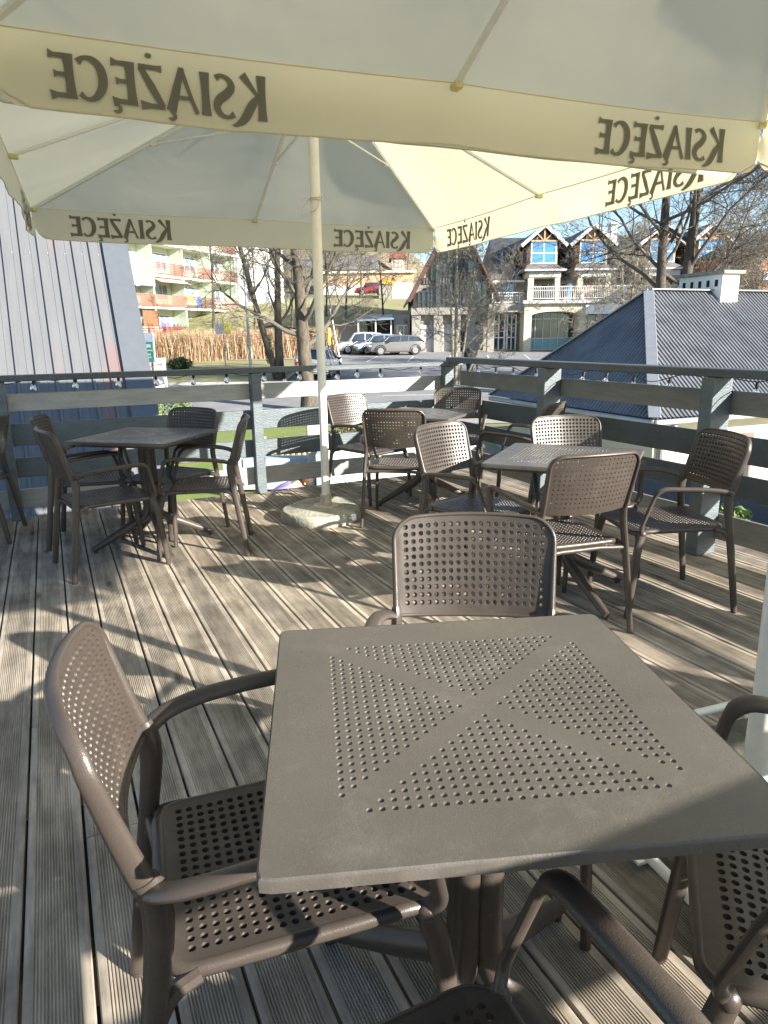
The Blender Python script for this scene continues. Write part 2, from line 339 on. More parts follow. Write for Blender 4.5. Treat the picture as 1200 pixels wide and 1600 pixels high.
# ================================================================ PERFORATED PANELS
def perf_panel(nx, ny, px, py, A, B, Rc, fmap, th, rf, rb, seg=12, hole=lambda i, j: True, dimple=0, Rb=None, cy0=0):
    """sheet of nx*ny cells with holes; A,B outline half sizes, Rc corner radius; fmap(x,y)->(point, normal)"""
    mb = MB(); key = {}; q = seg//4
    a, b = nx*px/2, ny*py/2
    def V(x, y, l):     # l: layer depth
        k = (round(x, 6), round(y, 6), round(l, 6))
        if k not in key:
            p, n = fmap(x, y); key[k] = len(mb.v); mb.v.append(tuple(p-n*l))
        return key[k]
    def cellpts(cx, cy):
        out = []
        for s in range(4):
            for t in range(q):
                u = -1+2*t/q
                x, y = [(u, -1), (1, u), (-u, 1), (-1, -u)][s]; out.append((cx+x*px/2, cy+y*py/2))
        return out
    ang = [atan2(y, x) for x, y in [(p[0]/(px/2), p[1]/(py/2)) for p in cellpts(0, 0)]]
    for i in range(nx):
        for j in range(ny):
            cx, cy = (i-(nx-1)/2)*px, (j-(ny-1)/2)*py+cy0
            C = cellpts(cx, cy)
            ft = [V(x, y, 0) for x, y in C]; bk = [V(x, y, th) for x, y in C]
            if not hole(i, j):
                mb.face(ft, True); mb.face(bk[::-1], True); continue
            h1 = [V(cx+rf*cos(t), cy+rf*sin(t), 0) for t in ang]
            n = len(C)
            for k in range(n): mb.face([ft[k], ft[(k+1) % n], h1[(k+1) % n], h1[k]], True)
            if dimple:
                h2 = [V(cx+rf*.82*cos(t), cy+rf*.82*sin(t), dimple*.7) for t in ang]; h3 = [V(cx+rf*.45*cos(t), cy+rf*.45*sin(t), dimple) for t in ang]
                for k in range(n):
                    mb.face([h1[k], h1[(k+1) % n], h2[(k+1) % n], h2[k]], True); mb.face([h2[k], h2[(k+1) % n], h3[(k+1) % n], h3[k]], True)
                mb.face(h3, True); mb.face(bk[::-1], True)
            else:
                h2 = [V(cx+rb*cos(t), cy+rb*sin(t), th) for t in ang]
                for k in range(n):
                    mb.face([h1[k], h1[(k+1) % n], h2[(k+1) % n], h2[k]], True)
                    mb.face([bk[(k+1) % n], bk[k], h2[k], h2[(k+1) % n]], True)
    # border from the cell block to the rounded outline
    per = []
    for i in range(nx*q): per.append((-a+i*px/q, -b+cy0))
    for j in range(ny*q): per.append((a, -b+j*py/q+cy0))
    for i in range(nx*q): per.append((a-i*px/q, b+cy0))
    for j in range(ny*q): per.append((-a, b-j*py/q+cy0))
    def outl(x, y):
        X, Y = x*A/a, (y-cy0)*B/b; Rq = Rc if (Y > 0 or Rb is None) else Rb
        cx, cy = A-Rq, B-Rq
        if abs(X) > cx and abs(Y) > cy:
            dx, dy = abs(X)-cx, abs(Y)-cy; d = math.hypot(dx, dy); m = max(dx, dy)
            if d > 1e-9: dx, dy = dx/d*m, dy/d*m
            X, Y = math.copysign(cx+dx, X), math.copysign(cy+dy, Y)
        return X, Y
    n = len(per); lay = []
    for t in (0, .5, 1):
        lay.append([(x+(outl(x, y)[0]-x)*t, y+(outl(x, y)[1]-y)*t) for x, y in per])
    for t in range(2):
        for k in range(n):
            p, r_, s_, u_ = lay[t][k], lay[t][(k+1) % n], lay[t+1][(k+1) % n], lay[t+1][k]
            mb.face([V(*u_, 0), V(*s_, 0), V(*r_, 0), V(*p, 0)], True); mb.face([V(*p, th), V(*r_, th), V(*s_, th), V(*u_, th)], True)
    for k in range(n):
        u_, s_ = lay[2][k], lay[2][(k+1) % n]; mb.face([V(*u_, th), V(*s_, th), V(*s_, 0), V(*u_, 0)], True)
    return mb, lay[2]
# ================================================================ CHAIR (sitter faces +Y, +X is the sitter's right)
def make_chair():
    t = thing('chair', 'taupe plastic armchair', 'chair')
    # backrest: local (s across, h up) -> 3D
    def backp(s, h):
        tz = (h+.13)/.26                       # 0 bottom, 1 top
        z = .732+h; x = s*(1+.05*tz); k = min(1, abs(x)/.213)
        y = -.200-.072*max(0, tz)**.9 - .040*(1-k*k)
        z += .006*(1-k*k)*max(0, tz) - .010*(1-k*k)*(1-tz)
        return Vector((x, y, z))
    def backf(s, h):
        p = backp(s, h); e = .002; dx = backp(s+e, h)-p; dz = backp(s, h+e)-p
        n = dz.cross(dx); n.normalize()       # towards the sitter (+y)
        if n.y < 0: n = -n
        return p, n
    mb, edge = perf_panel(19, 11, .0203, .0203, .213, .130, .058, backf, .010, .0070, .0036, Rb=.012, cy0=.006)
    mb.build('backrest', M_PLAST, t, sharp=50)
    R = .058; W_, H_ = .213, .13
    rim = [(-W_, -H_+.26*i/8*.775) for i in range(8)]+[(-W_+R-R*cos(a), H_-R+R*sin(a)) for a in [pi/2*i/6 for i in range(7)]]
    rim += [(-W_+R+(2*W_-2*R)*i/10, H_) for i in range(1, 10)]
    rim += [(-x, y) for x, y in rim[:15][::-1]]
    P = [backp(x, y)+Vector((0, -.008, 0)) for x, y in rim]; n = len(P)
    mb = MB(); mb.tube(P, [.0205-.0085*min(1, min(i, n-1-i)/12) for i in range(n)], 12, sq=.55, refup=(1,0,0))
    mb.tube([backp(-.205+.41*i/16, -.128)+Vector((0,-.004,0)) for i in range(17)], .0065, 8)
    mb.build('backrest_frame', M_PLAST, t, sharp=60)
    # seat
    def seatp(x, y):
        v = (y+.21)/.45                        # 0 rear, 1 front
        w = 1+.05*v; z = .442-.016*sin(min(1, max(0, v))*pi)*(1-min(1, abs(x)/.2)**2)
        if v > .9: z -= (v-.9)*.10
        if v < .08: z += (.08-v)*.1
        return Vector((x*w, y, z))
    def seatf(x, y):
        p = seatp(x, y-0); e = .002; dx = seatp(x+e, y)-p; dy = seatp(x, y+e)-p; n = dx.cross(dy); n.normalize(); return p, n
    mb, edge = perf_panel(18, 19, .0198, .0205, .198, .225, .05, lambda x, y: seatf(x, y+.026), .010, .0066, .0036)
    ro = [seatp(x, y+.026)+Vector((0, 0, -.012)) for x, y in edge[::2]]; ro.append(ro[0]); mb.tube(ro, .0135, 8, cap=False)
    # cross rail between the back legs
    mb.tube([(-.215,-.215,.405),(-.1,-.2,.41),(.1,-.2,.41),(.215,-.215,.405)], .012, 8)
    mb.build('seat', M_PLAST, t, sharp=50)
    for s in (-1, 1):
        mb = MB(); P = bez([(s*.244,-.277,.006),(s*.236,-.250,.20),(s*.226,-.216,.42),(s*.217,-.200,.54),(s*.213,-.203,.600),(s*.2145,-.212,.626)], 5)
        n = len(P); mb.tube(P, [.0165+.006*min(1, i/n*1.6) if i < n-6 else .0225-.0004*(i-n+7) for i in range(n)], 12, refup=(1,0,0), sq=.68)
        mb.tube([P[0]+Vector((0,0,-.006)), P[0]+Vector((0,0,.004))], .0135, 10)
        # bracket joining seat rail and back leg
        mb.tube(rounded([(s*.228,-.224,.37),(s*.216,-.195,.418),(s*.205,-.15,.427)], .03), .0145, 8)
        mb.build('leg', M_PLAST, t)
        mb = MB(); P = bez([(s*.240,.277,.006),(s*.236,.262,.16),(s*.227,.245,.33),(s*.214,.222,.418)], 5)
        n = len(P); mb.tube(P, [.0160+.0055*min(1, i/n*1.3) for i in range(n)], 12, refup=(1,0,0), sq=.72)
        mb.tube([P[0]+Vector((0,0,-.006)), P[0]+Vector((0,0,.004))], .013, 10)
        mb.sphere((s*.213,.221,.421), .0205, 10, 6)
        mb.build('leg', M_PLAST, t)
        P = bez([(s*.214,-.203,.603),(s*.232,-.190,.612),(s*.252,-.155,.624),(s*.264,-.09,.636),(s*.268,0,.644)], 4)
        P = P[:-1]+rounded([(s*.268,0,.644),(s*.268,.188,.652),(s*.235,.238,.46),(s*.214,.222,.425)], .05, 6)
        n = len(P); mb = MB(); mb.tube(P, [.0205 if 0 < i < n-10 else .0165 for i in range(n)], 12, sq=.60)
        mb.build('armrest', M_PLAST, t)
    return t
G_CH = 'taupe perforated chairs around the tables'
chair0 = make_chair()
CH = [(.268,1.065,-6,'chair on the left of the near table, with a sunlit backrest and a shaded seat'),
 (.879,1.31,240.2,'chair behind the near table, its large perforated backrest rising above the tabletop'),
 (1.089,.484,133.3,'chair right of the near table, its seat and leg cut by the picture edge'),
 (.270,.425,90,'chair cut by the bottom edge, showing a dark seat corner and one long armrest'),
 (.21,4.415,11.2,'nearer of the two dark chairs on the left of the shaded table, seen side on'),
 (.176,5.078,-11.5,'farther of the two dark chairs left of the shaded table, half hidden by the nearer'),
 (.694,4.938,218.8,'dark chair behind the shaded left table, its perforated back against the railing'),
 (.819,4.475,162.9,'chair right of the shaded left table, side on with bright legs, facing left'),
 (2.29,4.505,53.6,'chair seen from behind with a dark perforated back, just right of the far parasol base'),
 (2.40,5.33,288.3,'sunlit chair right behind the far parasol pole, next to the far railing'),
 (3.312,5.385,234.3,'far chair in the deck corner where the two railings meet'),
 (3.189,4.262,120.9,'chair seen edge-on against the right railing, facing left behind the middle tables'),
 (2.10,2.481,82.3,'chair seen from behind in front of the right-hand middle table, above the near backrest'),
 (2.758,2.437,160.2,'shaded chair beside the big post of the right railing, facing left'),
 (2.74,3.037,253.8,'chair behind the right-hand middle table, facing the viewer with a bright dotted backrest'),
 (2.075,3.133,289.7,'sunlit chair between the two middle tables, its curved back turned three quarters to the viewer'),
 (-.62,5.50,170,'dark chair at the left picture edge, only two legs visible')]
for i, (u, v, a, lab) in enumerate(CH):
    c = chair0 if i == 0 else copy_tree(chair0)
    c.location = (u, v, 0); c.rotation_euler = (0, 0, radians(a)-pi/2); tag(c, lab, 'chair', G_CH)
# ================================================================ TABLES
def make_table():
    t = thing('cafe_table', 'square taupe table', 'table')
    def hole(i, j):
        x, y = abs(i-19), abs(j-19); m, l = max(x, y), min(x, y)
        return 2 <= m <= 14 and l <= m-2
    mb, edge = perf_panel(39, 39, .0175, .0175, .35, .35, .012, lambda x, y: (Vector((x, y, .75)), Vector((0,0,1))), .020, .0048, .003, hole=hole, dimple=.0042)
    rim = [(x*1.0, y*1.0) for x, y in edge[::3]]
    k = len(mb.v); n = len(rim)
    for (o_, z) in ((0, .7505), (.0022, .7485), (.003, .745), (.003, .731), (0, .729)):
        for x, y in rim:
            l = math.hypot(x, y); mb.v.append((x*(1+o_/.35), y*(1+o_/.35), z))
    for q in range(4):
        for i in range(n): mb.face([k+q*n+i, k+q*n+(i+1) % n, k+(q+1)*n+(i+1) % n, k+(q+1)*n+i][::-1], True)
    mb.build('tabletop', M_TOP, t, sharp=35)
    mb = MB(); mb.box((0,0,.722), (.30,.30,.012)); mb.bar((-.24,-.24,.722),(.24,.24,.722),.05,.018); mb.bar((-.24,.24,.721),(.24,-.24,.721),.05,.0175)
    for r_ in range(4):
        a_ = r_*pi/2; c_, s_ = cos(a_), sin(a_)
        mb.bar((-.33*c_+.31*s_, -.33*s_-.31*c_, .722), (.33*c_+.31*s_, .33*s_-.31*c_, .722), .02, .0165)
    mb.build('underframe', M_PLAST, t)
    for q in range(4):
        a = pi/4+q*pi/2; c, s = cos(a), sin(a); mb = MB()
        P = [Vector((.027,0,.715)),Vector((.027,0,.45))]+bez([(.027,0,.33),(.030,0,.26),(.055,0,.205),(.12,0,.165),(.21,0,.118),(.31,0,.066),(.40,0,.022)], 5)
        n = len(P); mb.tube([(p.x*c, p.x*s, p.z) for p in P], [.0295 if i < n*.6 else .0295-.012*(i-n*.6)/(n*.4) for i in range(n)], 12, sq=1.0)
        mb.tube([(.385*c,.385*s,.0),(.385*c,.385*s,.02)], .014, 8)
        mb.build('leg', M_PLAST, t)
    return t
table0 = make_table()
TB = [(.595,.879,-19.6,'large near table in the foreground, its sunlit top dotted with four triangles of dimples'),
 (.518,4.739,-39.2,'table at the left in shade, its top looking bluish, with chairs on all four sides'),
 (2.711,4.911,-51.5,'farthest small table by the corner of the railing, behind the chair seen from behind'),
 (2.352,2.736,-50.0,'table at the right among four chairs, just behind the near chair back')]
for i, (u, v, a, lab) in enumerate(TB):
    c = table0 if i == 0 else copy_tree(table0)
    c.location = (u, v, 0); c.rotation_euler = (0, 0, radians(a)); tag(c, lab, 'table', 'square taupe tables on the deck')
# ================================================================ PARASOLS
def stroke(P, W):   # variable width ribbon polygon
    P = [Vector((x, y)) for x, y in P]; L, R = [], []
    for i, p in enumerate(P):
        d = (P[min(i+1, len(P)-1)]-P[max(0, i-1)]).normalized(); n = Vector((-d.y, d.x))*W[i]*.6; L.append(p+n); R.append(p-n)
    return L, R
def smooth2(P, W, n=6):
    Q = bez([(x, y, w) for (x, y), w in zip(P, W)], n); return [(q.x, q.y) for q in Q], [q.z for q in Q]
def stem(x0, y0, x1, y1, w): 
    return [((x0+(x1-x0)*t, y0+(y1-y0)*t), w*(1+.30*abs(2*t-1)**2.2)) for t in (0,.12,.3,.5,.7,.88,1)]
def ogonek(x, y): return [((x,y),.03),((x-.09,y-.07),.07),((x-.10,y-.14),.08),((x-.03,y-.19),.07),((x+.07,y-.17),.03)]
def G_E(): return [stem(.10,0,.10,1,.17), [((.16,.94),.10),((.40,.94),.09),((.53,.955),.17)], [((.16,.53),.09),((.36,.53),.08),((.45,.53),.15)], [((.16,.06),.10),((.42,.06),.10),((.57,.045),.20)]]
GL = {
 'K': (.74, [stem(.10,-.02,.10,1.06,.17), [((.16,.50),.06),((.36,.76),.10),((.60,1.05),.17)], [((.20,.56),.10),((.38,.33),.19),((.58,.02),.18),((.80,-.14),.09),((.92,-.16),.03)]]),
 'S': (.62, [[((.50,.90),.13),((.36,.97),.08),((.18,.90),.11),((.10,.74),.16),((.22,.57),.18),((.42,.42),.18),((.50,.24),.16),((.40,.07),.11),((.22,.02),.08),((.05,.10),.14)]]),
 'I': (.24, [stem(.11,0,.11,1,.17)]),
 'A': (.76, [[((.05,0),.10),((.20,.40),.085),((.40,1.02),.10)], [((.38,1.02),.12),((.56,.48),.17),((.72,0),.21)], [((.20,.34),.08),((.58,.34),.08)], ogonek(.74,.0)]),
 'Z': (.68, [[((.06,.93),.14),((.20,.94),.09),((.62,.94),.10)], [((.58,.93),.12),((.34,.5),.17),((.10,.07),.13)], [((.05,.06),.10),((.40,.06),.10),((.64,.05),.19)], [((.34,1.14),.02),((.345,1.17),.12),((.355,1.2),.14),((.365,1.23),.12),((.37,1.26),.02)]]),
 'E': (.60, G_E()), 'Q': (.60, G_E()+[ogonek(.52,.0)]),
 'C': (.70, [[((.64,.84),.14),((.50,.95),.08),((.28,.92),.13),((.12,.72),.18),((.11,.38),.18),((.28,.10),.13),((.50,.03),.08),((.66,.14),.12)]]),
}
def word_mesh(fmap, height):     # fmap(along, up)->point list of layers ; centred word KSIAZECE with Polish marks
    seq = 'KSIAZQCE'; tot = sum(GL[c][0] for c in seq)+.06*7; x = -tot/2; mb = MB(); n_ = 0
    for c in seq:
        for st in GL[c][1]:
            P = [p for p, w in st]; W = [w for p, w in st]
            if len(P) > 3 or c in 'A': P, W = smooth2(P, W, 5)
            L, R = stroke(P, W); n_ += 1; off = .0001*n_
            k = len(mb.v)
            for a, b in zip(L, R):
                mb.v.append(tuple(fmap((x+a.x)*height, a.y*height, off))); mb.v.append(tuple(fmap((x+b.x)*height, b.y*height, off)))
            for i in range(len(L)-1): mb.face([k+2*i, k+2*i+1, k+2*i+3, k+2*i+2])
        x += GL[c][0]+.06
    return mb
def parasol(loc, rz, a, hc, ha, label, drop=.245, seed=1, wc=(1.2, 1.2), lean=(0, 0), hgt=.157):
    r_ = random.Random(seed)
    t = thing('parasol', label, 'parasol', (loc[0], loc[1], 0), rz, 'cream parasols over the deck')
    # canopy: eight sectors with a slight sag between the ribs
    mb = MB(); nr, ns = 12, 12
    def cpt(side, s, r):                # s in -1..1 along a side, r 0..1 from apex
        x, y = a*s*r, a*r
        z = ha-(ha-hc)*r - .055*sin(pi*r)*abs(sin(pi*s))*r - .03*(1-abs(s))*0
        if r > .999: z -= .012*abs(sin(pi*s))
        an = side*pi/2; return Vector((x*cos(an)-y*sin(an), x*sin(an)+y*cos(an), z))
    for side in range(4):
        k = len(mb.v)
        for i in range(nr+1):
            for j in range(ns+1): mb.v.append(tuple(cpt(side, -1+2*j/ns, max(.02, i/nr))))
        for i in range(nr):
            for j in range(ns): p = k+i*(ns+1)+j; mb.face([p, p+1, p+ns+2, p+ns+1], True)
    can = mb.build('canopy', M_CANV, t, sharp=80)
    # valances with rounded lower corners
    def vpt(side, s, h, off=0):         # h 0..1 downwards
        ed = min(1, (1-abs(s))/.045); wav = .014*sin(7*s+side*2+seed)*h+.008*sin(17*s+side*1.3+seed)*h+.0035*sin(43*s+side*3)*h*(.4+.6*sin(5*s+seed)**2)+.012*math.exp(-((1-abs(s))/.05)**2)*sin(h*5)
        q = abs(sin(pi*s)); top = hc-.012*q*1.0
        x = a*s*(1-.004*h); y = a-.012*h*0+wav+off
        hh = drop*h*(1-.42*(1-ed)**2)
        an = side*pi/2; return Vector((x*cos(an)-y*sin(an), x*sin(an)+y*cos(an), top-hh))
    for side in range(4):
        mb = MB(); nx, nh = 110, 8
        for j in range(nh+1):
            for i in range(nx+1):
                s = -1+2*i/nx; s = math.copysign(1-(1-abs(s))**1.25, s); mb.v.append(tuple(vpt(side, s, j/nh)))
        for j in range(nh):
            for i in range(nx): p = j*(nx+1)+i; mb.face([p, p+nx+1, p+nx+2, p+1], True)
        val = mb.build('valance', M_CANV, t, sharp=80)
        sm_ = MB(); sm_.tube([vpt(side, -.99+1.98*i/40, .0)+Vector((0,0,.001)) for i in range(41)], .004, 5); sm_.build('seam', M_CANV, val)
        hem = MB(); hem.tube([vpt(side, -.985+1.97*i/40, 1) for i in range(41)], .0035, 5); hem.build('hem', M_CANV, val)
        for sgn in (-1, 1):
            for lay in (.0035, -.0045):
                # print reads left-to-right for someone standing outside: along = -s direction
                w = word_mesh(lambda al, up, off: vpt(side, (sgn*wc[sgn > 0]-al)/a, (.060+.155-up-.012)/drop, lay+math.copysign(off, lay)), hgt)
                w.build('lettering', M_INK, val)
    # ribs, struts, pole
    for q in range(8):
        an = q*pi/4; L = a*(sqrt(2) if q % 2 else 1); c, s = cos(an), sin(an)
        z0, z1 = ha-.03, hc-.018
        mb = MB(); mb.bar((.05*c,.05*s,z0-.02), ((L-.02)*c,(L-.02)*s,z1), .022, .016); rb = mb.build('rib', M_POLE, t)
        mb = MB(); mb.box(((L-.03)*c,(L-.03)*s,z1-.004), (.055,.040,.026), rz=an, bev=.004); mb.build('end_cap', M_CAPY, rb)
        mb = MB(); f = .55 if q % 2 == 0 else .5; mb.bar((.045*c,.045*s,hc+.36), ((L*f)*c,(L*f)*s,z0+(z1-z0)*f-.02), .016, .012)
        mb.box((L*f*c, L*f*s, z0+(z1-z0)*f-.018), (.05,.026,.03), rz=an); mb.build('strut', M_POLE, t)
    mb = MB(); lp_ = lambda z: (lean[0]*(1-z/ha), lean[1]*(1-z/ha), z)
    mb.tube([lp_(.05),lp_(1.55)], .0315, 20); mb.tube([lp_(1.55),lp_(1.56),lp_(ha-.02)], [.034,.0355,.0355], 20)
    mb.lathe((0,0,hc+.30), [(.04,0),(.062,.01),(.062,.06),(.04,.07)], 20); mb.lathe((0,0,ha-.09), [(.04,0),(.07,.02),(.07,.06),(.03,.12),(.01,.14)], 20)
    mb.build('pole', M_POLE, t)
    return t
P1 = parasol((1.828,4.880), radians(-2.75), 1.90, 2.445, 3.22, 'farther cream parasol, its white pole rising left of the middle behind the near table', seed=1)
P2 = parasol((1.55,1.045), radians(-4.7), 1.77, 2.40, 3.13, 'near cream parasol overhead, its grey underside filling the top of the picture', seed=5, wc=(1.20, 1.13), lean=(.075, 0), hgt=.144)
# ================================================================ PARASOL BASES
def base_far():
    t = thing('concrete_stand', 'round split concrete base around the foot of the white parasol pole', 'parasol stand', (1.828, 4.88, 0), radians(20))
    def dslab(cx, cy, r, a0, a1, h, nm):
        mb = MB(); n = 28; ring = []
        pts = [(cx+r*cos(a0+(a1-a0)*i/n), cy+r*sin(a0+(a1-a0)*i/n)) for i in range(n+1)]
        cxm = sum(p[0] for p in pts)/len(pts); cym = sum(p[1] for p in pts)/len(pts)
        k = 0; lv = [(0, .985), (.012, 1), (h-.022, .985), (h-.008, .96), (h, .92)]
        for z, sc in lv:
            for x, y in pts: mb.v.append((cxm+(x-cxm)*sc, cym+(y-cym)*sc, z))
        m = len(pts)
        for q in range(len(lv)-1):
            for i in range(m): mb.face([q*m+i, q*m+(i+1) % m, (q+1)*m+(i+1) % m, (q+1)*m+i], True)
        mb.face([(len(lv)-1)*m+i for i in range(m)])
        mb.build(nm, M_CONC, t, sharp=30)
    dslab(-.075, -.02, .31, radians(105), radians(345), .082, 'concrete_slab')
    dslab(.045, .04, .30, radians(-45), radians(130), .072, 'concrete_slab')
    mb = MB(); mb.lathe((0,0,.07), [(.10,.0),(.10,.018),(.045,.022),(.041,.11),(.036,.112)], 20); mb.build('socket', mat('scuffed_white_steel', (.62,.60,.54), rough=.5, col2=(.38,.27,.17), nscale=22), t)
    mb = MB(); mb.bar((-.02,-.33,.045), (.16,.05,.045), .05, .05, bev=.006); mb.build('frame_bar', M_POLE, t)
base_far()
def base_near():
    t = thing('weighted_stand', 'white tube frame loaded with weathered grey weights, under the near table', 'parasol stand', (1.62, 1.04, 0), radians(-6))
    for q, (x, y) in enumerate(((-.19,-.19),(.19,-.19),(.19,.19),(-.19,.19))):
        mb = MB(); mb.box((x, y, .062), (.33, .33, .05), bev=.012); mb.build('concrete_slab', M_CONCD, t)
    mb = MB(); mb.box((0,0,.03),(.80,.05,.008)); mb.box((0,0,.031),(.05,.80,.0082)); mb.tube([(-.42,-.22,.105),(-.42,.40,.105)], .014, 10); mb.tube([(.42,-.22,.105),(.42,.40,.105)], .014, 10); mb.tube([(-.42,.4,.1055),(.42,.4,.1055)], .0138, 10); mb.tube([(-.42,-.22,.1055),(.42,-.22,.1055)], .0138, 10)
    mb.tube([(0,0,.03),(0,0,.40)], .037, 16); mb.build('frame', M_POLE, t)
    for x, y in ((-.37,.30),(-.37,-.28),(.37,.3),(.37,-.28)):
        mb = MB(); mb.lathe((x,y,0), [(.055,0),(.06,.03),(.05,.07),(.045,.09)], 12); mb.build('foot', M_CONCD, t)
base_near()
def tie():
    t = MB(); P = [(.04*cos(a), .04*sin(a), .012*a/6) for a in [i*.6 for i in range(24)]]
    t.tube(P, .004, 6); t.tube(bez([(-.04,0,.02),(-.075,-.02,-.02),(-.10,-.02,-.09),(-.045,-.03,-.075),(.01,-.045,-.05),(.03,-.035,.01)], 5), .0035, 6)
    t.tube(bez([(.03,-.03,.03),(.06,-.01,.05),(.075,0,.02),(.11,.0,.01)], 4), .0025, 5)
    t.tube([(-.07+.022*cos(i*.6), -.02, .0+.022*sin(i*.6)) for i in range(12)], .002, 5)
    t.build('cord', mat('cream_cord', (.6,.57,.47), rough=.7), label='cream cord knotted round the white parasol pole below the canopy', cat='cord', loc=(1.828, 4.88, 2.28), rz=radians(-25))
tie()
# ================================================================ NEIGHBOURING HOUSE WITH HIP ROOF (right)
M_MET = mat('dark_corrugated_roof_sheet', (.15,.155,.165), rough=.42, metal=.1, noise=.25, nscale=2.5, stretch=(1,1,1), bump=.1, bscale=8)
M_CREAM = mat('cream_render', (.62,.57,.42), rough=.9, noise=.07, nscale=3)
M_WHITE = mat('white_render', (.74,.74,.72), rough=.85, noise=.08, nscale=2.5, bump=.2, bscale=50)
M_DARKGL = mat('dark_window_glass', (.03,.04,.05), rough=.06, spec=.8)
M_ZINC = mat('grey_zinc_flashing', (.33,.35,.37), rough=.45, metal=.5, noise=.1)
def corr_face(mb, P0, P1, Q0, Q1, pitch, depth, nrm, duty=.5):
    """corrugated sheet between bottom edge P0-P1 and top edge Q0-Q1; ribs run up the slope square to the bottom edge; clipped as trapezoid/triangle"""
    P0, P1, Q0, Q1 = [Vector(p) for p in (P0, P1, Q0, Q1)]; nrm = Vector(nrm)
    e = (P1-P0); W = e.length; e.normalize(); up = nrm.cross(e); 
    if up.z < 0: up = -up
    up.normalize(); a = (Q0-P0).dot(e); b = (Q1-P0).dot(e); H = (Q0-P0).dot(up)
    def top(x):
        if x < a: return H*x/a if a > 1e-6 else H
        if x > b: return H*(W-x)/(W-b) if W-b > 1e-6 else H
        return H
    x = 0; prev = None
    while x < W:
        for t, d in ((0, 0), (duty*.25, depth), (duty, depth), (duty*1.25, 0)):
            xx = min(W, x+t*pitch); k = len(mb.v); p = P0+e*xx+nrm*d
            mb.v += [tuple(p), tuple(p+up*max(0, top(xx)))]
            if prev is not None: mb.face([prev, k, k+1, prev+1])
            prev = k
        x += pitch
K1 = BG(4.38, 11.02, 0); K2 = BG(2.46, 15.82, 0)
e_ = (K2-K1); e_.z = 0; HW = e_.length; e_.normalize(); ins = Vector((e_.y, -e_.x, 0))     # horizontal, into the house
if ins.dot(Vector((cos(0), 0, 0))) < 0: ins = -ins
HA = thing('house', 'low cream house with a dark corrugated hip roof and white chimney right of the deck', 'house', K1)
APX = (K1+K2)/2-K1+ins*2.02; APX.z = 2.15; RL = 15
RE = APX+ins*RL; k2 = K2-K1
mb = MB(); n_ = (k2.cross(APX)); n_.normalize(); n_ = n_ if n_.z > 0 else -n_
corr_face(mb, Vector((0,0,0)), k2, APX, APX+k2.normalized()*.001, .09, .02, n_); 
n2_ = ins.cross(APX); n2_.normalize(); n2_ = n2_ if n2_.z > 0 else -n2_
corr_face(mb, Vector((0,0,0)), ins*(RL+2.02), APX, RE, .09, .022, n2_)
n3_ = ins.cross(APX-k2); n3_.normalize(); n3_ = n3_ if n3_.z > 0 else -n3_
corr_face(mb, k2, k2+ins*(RL+2.02), APX, RE, .14, .028, n3_)
roof = mb.build('roof', M_MET, HA)
mb = MB()
for a_, b_ in ((Vector((0,0,0)), APX), (k2, APX), (APX, RE)): mb.bar(a_+Vector((0,0,.03)), b_+Vector((0,0,.03)), .20, .03, bev=.008)
mb.build('ridge_flashing', M_ZINC, roof)
mb = MB()
for a_, b_ in ((Vector((0,0,-.06)), k2+Vector((0,0,-.06))), (Vector((0,0,-.061)), ins*(RL+2)+Vector((0,0,-.061)))):
    mb.bar(a_, b_, .09, .09, bev=.02)
mb.build('gutter', M_ZINC, roof)
mb = MB(); o_ = .38; q0 = e_*o_+ins*o_; q1 = e_*(HW-o_)+ins*o_; q2 = q1+ins*(RL+1.5); q3 = q0+ins*(RL+1.5)
for a_, b_ in ((q0,q1),(q1,q2),(q2,q3),(q3,q0)): mb.add([a_+Vector((0,0,-1.8)), b_+Vector((0,0,-1.8)), b_+Vector((0,0,-.1)), a_+Vector((0,0,-.1))], [[0,1,2,3]])
mb.build('wall', M_CREAM, HA)
mb = MB(); mb.add([v+Vector((0,0,-.09)) for v in (Vector((0,0,0)), k2, k2+ins*(RL+2.3), ins*(RL+2.3))], [[0,1,2,3]]); mb.build('soffit', mat('white_soffit', (.66,.64,.55), rough=.8), HA)
for i, dd in enumerate((1.3, 3.6, 6.2)):
    mb = MB(); c = q0+ins*dd; mb.bar(c+Vector((0,0,-1.0)), c+ins*1.0+Vector((0,0,-1.0)), .10, 1.15, bev=.01); f = mb.build('window', mat('brown_frame', (.16,.11,.08)), HA)
    mb = MB(); mb.bar(c+ins*.07-e_*.055+Vector((0,0,-1.0)), c+ins*.93-e_*.055+Vector((0,0,-1.0)), .012, .98); mb.build('pane', M_DARKGL, f)
for dd in (.12, 5.2):
    mb = MB(); c = q0+ins*dd-e_*.06; mb.tube([c-e_*.28+Vector((0,0,-.12)), c-e_*.05+Vector((0,0,-.3)), c+Vector((0,0,-.4)), c+Vector((0,0,-1.8))], .045, 8); mb.build('downpipe', M_ZINC, HA)
